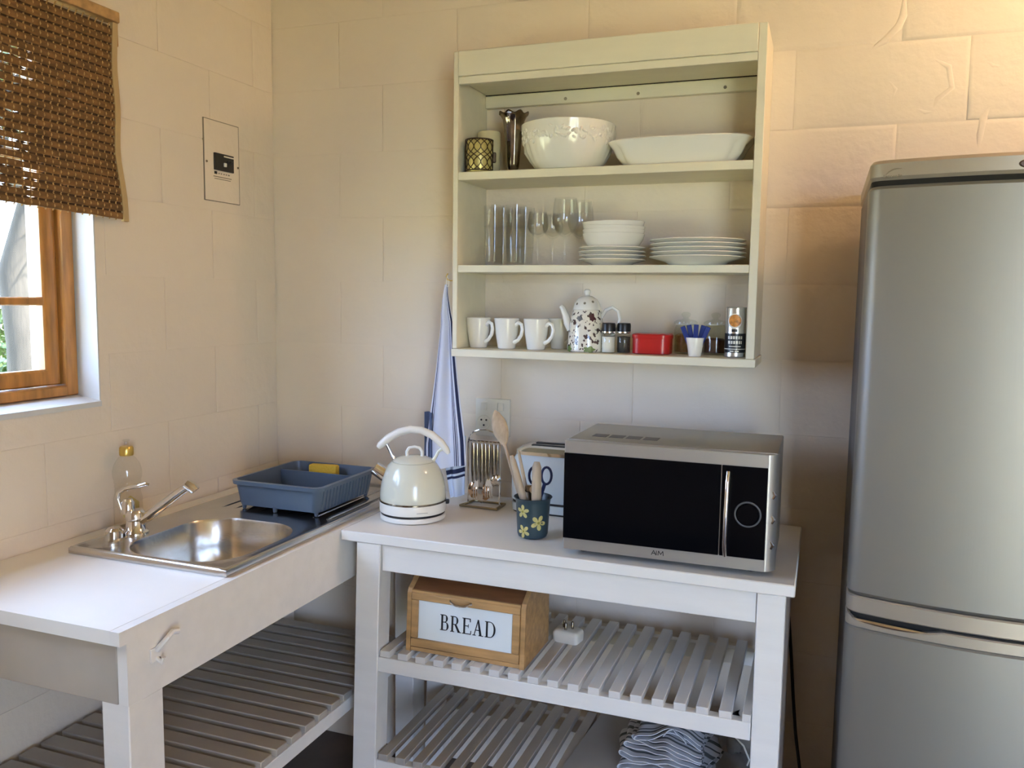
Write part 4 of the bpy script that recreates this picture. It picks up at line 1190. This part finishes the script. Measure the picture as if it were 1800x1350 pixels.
def storage_jar(x, y, fill, lvl, lab, foot):
    t = thing('storage_jar', lab, 'jar', (x, y, Z3), 0, 'glass storage jars on the bottom shelf')
    obj('jar_body', lathe([(0, 0), (.028, 0), (.0305, .003), (.031, .030), (.0305, .064), (.026, .074), (.025, .077), (.0235, .077), (.0285, .062), (.029, .006), (0, .004)], 32), M['jar'], t)
    obj('filling', lathe([(0, .0045), (.0278, .0045), (.0282, lvl - .002), (.020, lvl + .002), (0, lvl)], 26), fill, t)
    ld = obj('glass_lid', lathe([(.0265, .0775), (.031, .079), (.031, .084), (.024, .088), (.010, .091), (.006, .094), (.0115, .100), (.0120, .106), (.006, .110), (0, .1105)], 28), M['jar'], t)
    obj('seal', lathe([(.0255, .0765), (.0268, .077), (.0268, .0788), (.0255, .079)], 28), M['socket'], t)
    return t


storage_jar(1.346, -.064, M['sugar'], .050, 'lidded glass jar with brown sugar behind the white cup', 0)
storage_jar(1.424, -.062, M['coffee'], .040, 'lidded glass jar with dark coffee left of the tall can', 0)
cp = thing('sachet_cup', 'small white tapered cup holding blue paper sticks on bottom shelf', 'cup', (1.3865, -.166, Z3))
obj('cup_body', lathe([(0, 0), (.0150, 0), (.0160, .002), (.0195, .025), (.0235, .046), (.0232, .0475), (.0215, .046), (.0175, .025), (.014, .004), (0, .003)], 28), M['ceramic'], cp)
for k, (x, y, tx, ty) in enumerate(((-.011, -.006, -.30, 0), (-.005, .004, -.16, .1), (.001, -.008, .02, 0), (.007, .003, .18, .1), (.012, -.005, .30, 0))):
    pos = ('leftmost', 'second from left', 'middle', 'second from right', 'rightmost')[k]
    o = obj('sugar_stick', box(bmesh.new(), -.0060, .0060, -.0016, .0016, 0, .074, .0007), M['blue'], None, (1.3865 + x * .38, -.166 + y * .7, Z3 + .0065), (ty * .15, tx * 1.30, 0))
    tag(o, 'blue paper sugar stick in the white cup, %s of the five' % pos, 'sugar stick', 'blue sugar sticks in the cup')
cn = thing('drink_can', 'tall tin can with orange picture and black label, right end of bottom shelf', 'can', (1.4825, -.140, Z3))
obj('can_body', lathe([(0, 0), (.0245, 0), (.026, .002), (.0255, .005), (.0255, .121), (.026, .124), (.0245, .126), (.023, .123), (0, .123)], 32), M['tin'], cn)
af = math.atan2(-2.339 + .140, 1.693 - 1.4825)
def wrap(name, a0, a1, z0, z1, m, off, par=None, n=10):
    bm = bmesh.new(); lo = []; hi = []
    for k in range(n + 1):
        a = a0 + (a1 - a0) * k / n; r = .0255 + off
        lo.append(bm.verts.new((r * math.cos(a), r * math.sin(a), z0))); hi.append(bm.verts.new((r * math.cos(a), r * math.sin(a), z1)))
    for k in range(n): bm.faces.new((lo[k], lo[k + 1], hi[k + 1], hi[k]))
    return obj(name, bm, m, par or cn)
wrap('label_band', 0, 2 * PI - .001, .012, .060, M['can_black'], .0004, n=32)
wrap('label_band', 0, 2 * PI - .001, .020, .022, M['can_white'], .0008, n=32)
for (zz, h, segs) in ((.046, .0075, ((-.75, -.55), (-.48, -.28), (-.22, -.02), (.05, .22), (.30, .48), (.55, .74))), (.034, .0075, ((-.72, -.50), (-.42, -.25), (-.18, .02), (.10, .28), (.36, .52), (.58, .70))), (.0265, .0022, ((-.6, .6),)), (.014, .003, ((-.5, -.1), (0, .4)))):
    for (a, b) in segs: wrap('printed_line', af + a * .95, af + b * .95, zz, zz + h, M['can_white'], .0009, n=3)
def disc(a, zq, r, m, off, name):
    bm = bmesh.new(); rr = .0255 + off
    ring = [bm.verts.new((rr * math.cos(a + r * math.cos(t) / rr), rr * math.sin(a + r * math.cos(t) / rr), zq + r * math.sin(t))) for t in [2 * PI * k / 24 for k in range(24)]]
    c = bm.verts.new((rr * math.cos(a), rr * math.sin(a), zq))
    for k in range(24): bm.faces.new((c, ring[k], ring[(k + 1) % 24]))
    obj(name, bm, m, cn)
disc(af - .08, .091, .0185, M['can_white'], .0006, 'picture_ring'); disc(af - .08, .092, .0155, M['orange'], .0011, 'picture')
wrap('printed_line', af - .35, af + .2, .064, .071, M['can_black'], .0009, n=4)

# ================================================================ BREAD BIN AND PLUG ON UPPER SLATTED SHELF
ZS = 0.5657
bb = thing('bread_bin', 'pine bread bin with frosted door lettered BREAD on the upper slatted shelf', 'bread bin', (0.8885, -0.385, ZS))
W2 = .160
prof = [(-.097, 0), (-.0965, .012), (-.088, .150), (-.082, .160), (-.030, .193), (-.020, .195), (.097, .195), (.097, 0)]
for s in (-1, 1):
    x0 = s * W2 if s < 0 else W2 - .012
    obj('side_panel', prism([(x0, y, zq) for y, zq in prof], (.012, 0, 0)), M['pine'], bb, smooth=20)
obj('base_board', B(-W2 + .012, W2 - .012, -.0955, .097, 0.001, .012, .001), M['pine'], bb)
obj('back_board', B(-W2 + .012, W2 - .012, .088, .0965, .012, .190, .001), M['pine'], bb)
bm = prism([(-W2 + .012, y, zq) for y, zq in ((-.080, .157), (-.030, .189), (-.020, .1905), (.088, .1905), (.088, .183), (-.022, .183), (-.076, .150))], (2 * W2 - .024, 0, 0))
obj('sloped_lid', bm, M['pine_dark'], bb, smooth=20)
dr = obj('door', prism([(-W2 + .013, -.0885, .158), (-W2 + .013, -.081, .158), (-W2 + .013, -.081, .150), (-W2 + .013, -.0885, .150)], (2 * W2 - .026, 0, 0)), M['pine'], bb)


def tilt(bm):   # lean door pieces back with the sloping front
    for v in bm.verts: v.co.y += -.0965 + .0085 * (v.co.z - .012) / .138
    return bm


obj('door_rail', tilt(B(-W2 + .0135, W2 - .0135, -.003, .010, .014, .036, .0015)), M['pine'], bb)
obj('door_rail', tilt(B(-W2 + .0135, W2 - .0135, -.003, .010, .134, .152, .0015)), M['pine'], bb)
obj('door_stile', tilt(B(-W2 + .0135, -W2 + .033, -.0034, .0096, .0365, .1335, .0015)), M['pine'], bb)
obj('door_stile', tilt(B(W2 - .033, W2 - .0135, -.0034, .0096, .0365, .1335, .0015)), M['pine'], bb)
gl = obj('door_glass', tilt(B(-W2 + .032, W2 - .032, .001, .005, .035, .135, 0)), M['frost'], bb)
hh = [(-.034, -.098, .1455), (-.030, -.104, .1445), (-.018, -.108, .1400), (-.004, -.109, .1395), (.010, -.108, .1415), (.018, -.105, .1450), (.022, -.098, .1460)]
obj('handle', tube([(x - .002, y + .002, zq) for x, y, zq in hh], [.0030, .0026, .0024, .0024, .0024, .0026, .0030], 8), M['chrome'], bb)


def serif(ch):
    """polygons of an old-style serif capital in a unit-height box; list of polygons (x,z), width"""
    def bar(x0, x1, z0=0, z1=1): return [(x0, z0), (x1, z0), (x1, z1), (x0, z1)]
    def band(cx_, cz, rx, rz, t, a0, a1, n=12, thin=.35):
        o, i = [], []
        for k in range(n + 1):
            a = a0 + (a1 - a0) * k / n
            w = t * (thin + (1 - thin) * abs(math.cos(a)))
            o.append((cx_ + rx * math.cos(a), cz + rz * math.sin(a))); i.append((cx_ + (rx - w) * math.cos(a), cz + (rz - t * thin * .9) * math.sin(a)))
        return [[o[k], o[k + 1], i[k + 1], i[k]] for k in range(n)]
    th, tn, s = .135, .05, .045
    stem = [bar(.08, .08 + th), bar(0, .30, 0, s), bar(0, .30, 1 - s, 1)]
    h = PI / 2
    if ch == 'B': return stem + [bar(.2, .36, 1 - tn, 1), bar(.2, .38, .50, .55), bar(.2, .38, 0, tn)] + band(.34, .765, .22, .235, th, -h, h) + band(.36, .275, .27, .275, th, -h, h), .66
    if ch == 'R': return stem + [bar(.2, .36, 1 - tn, 1), bar(.2, .38, .46, .51)] + band(.34, .735, .24, .265, th, -h, h) + [[(.30, .48), (.45, .48), (.74, 0), (.56, 0)], bar(.54, .80, 0, s)], .78
    if ch == 'E': return stem + [bar(.2, .60, 1 - tn, 1), bar(.2, .46, .49, .54), bar(.2, .62, 0, tn), [(.55, .78), (.60, .78), (.60, 1), (.53, 1)], [(.58, 0), (.64, 0), (.66, .24), (.61, .24)], bar(.42, .46, .40, .63)], .66
    if ch == 'A': return [[(.08, 0), (.14, 0), (.42, 1), (.36, 1)], [(.50, 0), (.66, 0), (.44, 1), (.34, 1)], bar(.20, .54, .32, .37), bar(0, .24, 0, s), bar(.44, .78, 0, s)], .78
    if ch == 'D': return stem + [bar(.2, .36, 1 - tn, 1), bar(.2, .36, 0, tn)] + band(.34, .5, .42, .5, th, -h, h, 18), .78


xc = -.0665; hl = .040
for ch in 'BREAD':
    polys, w = serif(ch); bm = bmesh.new()
    for p in polys:
        q = [(xc + x * hl * .93, 0, .066 + zq * hl) for x, zq in p]
        prism(q, (0, -.0006, 0), bm)
    for v in bm.verts: v.co.y += .0009
    obj('letter', tilt(bm), M['ink'], gl, smooth=0)
    xc += w * hl * .93 + .0035

pg = thing('plug_adapter', 'white plug adapter lying pins up on slats beside the bread bin', 'plug', (1.097, -.268, ZS), -.15)
obj('plug_body', loft([[(x, y, zq) for x, y in rrect(0, 0, .037 - i_, .025 - i_ * .6, .010, 4)] for zq, i_ in ((0, .004), (.003, .001), (.024, 0), (.030, .003), (.033, .009))]), M['socket'], pg)
for x, y in ((-.014, .004), (.010, .004), (-.002, -.012)):
    obj('pin', lathe([(0, .032), (.0035, .032), (.0035, .050), (.002, .0525), (0, .0525)], 10), M['dark_chrome'], pg, (x, y, 0))

# ================================================================ LOWER SHELF: MAT, CLOTHS, BAG
ZL = 0.2872
mt = obj('plastic_mat', grid(lambda u, v: Vector((1.120 + .455 * u + .03 * v * (1 - u), -.470 + .400 * v, ZL + .0025 + .004 * math.sin(5 * u) * math.sin(4 * v) ** 2)), 20, 16, .002), M['mat'])
tag(mt, 'grey plastic sheet spread over the right half of the lowest slats', 'sheet')
cb = thing('dish_cloths', 'crumpled heap of grey striped dish cloths on the lowest shelf', 'cloth', (1.375, -.265, ZL + .009))
rc = random.Random(9)
zb_ = .003
for k in range(5):
    ph = rc.uniform(0, 6); gap = .013 + .004 * rc.random()
    L0, W0 = .128 - .010 * k, .088 - .005 * k; sh0 = rc.uniform(-.012, .012)
    def cf(u, v, zb_=zb_, ph=ph, L0=L0, W0=W0, k=k, gap=gap, sh0=sh0):
        # one cloth folded in half round its left end
        s_ = u * 2; y = -W0 + 2 * W0 * v
        if s_ < .85: x = L0 - 2 * L0 * (s_ / .85); zz = zb_
        elif s_ < 1.15:
            a = (s_ - .85) / .3 * PI; x = -L0 - .010 * math.sin(a); zz = zb_ + gap * .5 * (1 - math.cos(a))
        else: x = -L0 + 2 * L0 * ((s_ - 1.15) / .85); zz = zb_ + gap
        rise = .020 * (k / 5) * math.exp(-((x - .015) / .055) ** 2) - .012 * max(0, x / L0) * (k / 5)
        zz += rise + .0030 * math.sin(x * 46 + ph) * math.cos(y * 20 + ph) + .0018 * math.sin(x * 95 + 2 * ph)
        y += .014 * math.sin(x * 21 + ph); x += .008 * math.sin(y * 30 + ph) + sh0
        return Vector((x * .88, y, max(.0, zz)))
    obj('folded_layer', grid(cf, 56, 18, .0020), M['cloth'], cb, smooth=80, rot=(0, 0, rc.uniform(-.18, .18)))
    zb_ += gap + .0032
def peak(u, v):
    x = -.012 + .060 * u; y = -.060 + .11 * v
    zz = .078 + .036 * (1 - abs(u - .42) * 1.9) * (1 - .5 * v) + .004 * math.sin(9 * u + 5 * v) - .03 * v
    return Vector((x + .02 * v, y, zz))
obj('raised_corner', grid(peak, 14, 14, .0018), M['cloth'], cb, smooth=70)
bg = thing('plastic_bag', 'crumpled grey plastic bag behind the right leg on lowest shelf', 'bag', (1.532, -.165, ZL + .006))
rg = random.Random(4)
def bgf(u, v):
    a = 2 * PI * u; r = (.040 + .014 * math.sin(3 * a + 2)) * math.sin(PI * min(.98, .12 + .86 * (1 - v))) ** .6
    return Vector((r * math.cos(a) + .006 * math.sin(9 * a + 4 * v), 1.6 * r * math.sin(a) + .006 * math.cos(7 * a), .002 + .085 * v + .004 * math.sin(8 * a + 6 * v)))
bm = grid(bgf, 28, 12); bmesh.ops.remove_doubles(bm, verts=bm.verts[:], dist=1e-5)
obj('bag_body', bm, M['bag'], bg, smooth=60)
obj('tie_handle', tube([(-.035, -.05, .075), (-.01, -.065, .080), (.02, -.068, .055), (.035, -.066, .02), (.030, -.062, .002)], .0025, 6), M['kettle_w'], bg)
cd = obj('power_cord', tube([(1.640, -.010, .62), (1.652, -.012, .50), (1.662, -.03, .40), (1.672, -.06, .32), (1.690, -.09, .22), (1.712, -.12, .10), (1.73, -.16, .02), (1.72, -.3, .008), (1.70, -.42, .006)], .0042, 8), M['rubber'])
tag(cd, 'black power cord hanging down between the table and the fridge', 'cord')

# ================================================================ FRIDGE
FX0, FX1 = 1.7626, 2.3626
fg = thing('fridge_freezer', 'tall silver fridge freezer with curved doors at the right edge', 'fridge', ((FX0 + FX1) / 2, -.30, 0))
fcx = (FX0 + FX1) / 2


def bow(ins_front=0.0, back=-.478, ins=0.0):
    out = [(FX1 - ins, back), (FX0 + ins, back)]
    wd = FX1 - FX0 - 2 * ins
    co = [.022 * (1 - math.cos(PI / 2 * q / 9)) for q in range(9)]
    for dx in co + [.022 + (wd - .044) * q / 60 for q in range(61)] + [wd - c for c in reversed(co)]:
        x = FX0 + ins + dx
        s = (x - fcx) / .3
        y = -.536 - .048 * (1 - s * s)
        e = min(x - FX0 - ins, FX1 - ins - x)
        if e < .022: y += .022 * (1 - math.sqrt(max(0, 1 - (1 - e / .022) ** 2)))
        out.append((x, y + ins_front))
    return [(x - fcx, y + .30) for x, y in out]


def fslab(name, z0, z1, m, insf=0.0, ins=0.0, back=-.478, edge=.004):
    a = bow(insf, back, ins); b_ = bow(insf + edge, back, ins + edge * .7)
    rings = [[(x, y, z0) for x, y in b_], [(x, y, z0 + edge) for x, y in a], [(x, y, z1 - edge) for x, y in a], [(x, y, z1) for x, y in b_]]
    return obj(name, loft(rings), m, fg, smooth=30)


obj('cabinet', B(FX0 + .003 - fcx, FX1 - .003 - fcx, -.472 + .30, -.03 + .30, .02, 1.70, .004, 2), M['fridge_side'], fg)
fslab('top_cap', 1.6985, 1.7375, M['fridge_cap'], back=-.05, edge=.007)
fslab('cap_gap', 1.689, 1.700, M['gap'], .006, .004, edge=.001)
fslab('upper_door', .8745, 1.6905, M['fridge'], edge=.008)
fslab('upper_door_trim', .8385, .8738, M['fridge_cap'], edge=.003)
fslab('door_gap', .812, .842, M['gap'], .012, .004, edge=.001)
def lens(x):
    t = (x + fcx - FX0 - .008) / .160
    return 0 if t <= 0 or t >= 1 else math.sin(PI * t ** .8) ** .55
a_ = bow(0, -.478, 0); b2_ = bow(.003, -.478, .002); g_ = bow(.016, -.478, .002)
obj('lower_door_trim', loft([[(x, y, .8085) for x, y in b2_], [(x, y, .8105) for x, y in a_], [(x, y, .8300 - .0125 * lens(x)) for x, y in a_], [(x, y, .8325 - .0125 * lens(x)) for x, y in b2_], [(x, y, .8325 - .0125 * lens(x)) for x, y in g_]]), M['fridge_cap'], fg, smooth=30)
fslab('lower_door', .06, .8078, M['fridge'], edge=.004)
obj('plinth', B(FX0 + .01 - fcx, FX1 - .01 - fcx, -.52 + .30, -.05 + .30, 0, .06, .002), M['black'], fg)
# chrome scoop lying in the recessed grip at the left of the lower door
gp = []
for k in range(15):
    t = k / 14; x = FX0 + .014 + .150 * t; q = (x - fcx) / .3
    y = -.536 - .048 * (1 - q * q) + .30
    if x - FX0 < .022: y += .022 * (1 - math.sqrt(max(0, 1 - (1 - (x - FX0) / .022) ** 2)))
    gp.append((x - fcx, y + .0055, .8235 - .0015 * math.sin(PI * t)))
obj('grip', tube(gp, [.0025 + .0032 * math.sin(PI * min(1, .1 + k / 15)) for k in range(15)], 10), M['chrome'], fg, smooth=60)
def on_front(x, off=.0): 
    s = (x - fcx) / .3; return -.536 - .048 * (1 - s * s) + .30 - off
lg = [(1.789, 1.7085), (1.7945, 1.7140), (1.801, 1.7180), (1.808, 1.7195), (1.817, 1.7190)]
obj('emblem_arc', tube([(x - fcx, on_front(x), zq) for x, zq in lg], [.0006, .0011, .0012, .0010, .0004], 6), M['grey_ink'], fg)
x = 1.7855
for w in (.0022, .0032, .0030, .0034, .0028, .0034, .0026, .0030):
    obj('emblem_letter', B(x - fcx, x + w - fcx, on_front(x + w / 2, .0005), on_front(x + w / 2, -.003), 1.7035, 1.7035 + (.0052 if w in (.0022, .0026) else .0038), 0), M['grey_ink'], fg)
    x += w + .0012
bd = lathe([(0, .003), (.018, .0025), (.021, 0)], 28, sy=.42)
obj('badge', bd, mat('dark_badge', (0.09, 0.05, 0.03), 0.3), fg, (2.026 - fcx, on_front(2.026), 1.7155), (PI / 2, 0, .0))
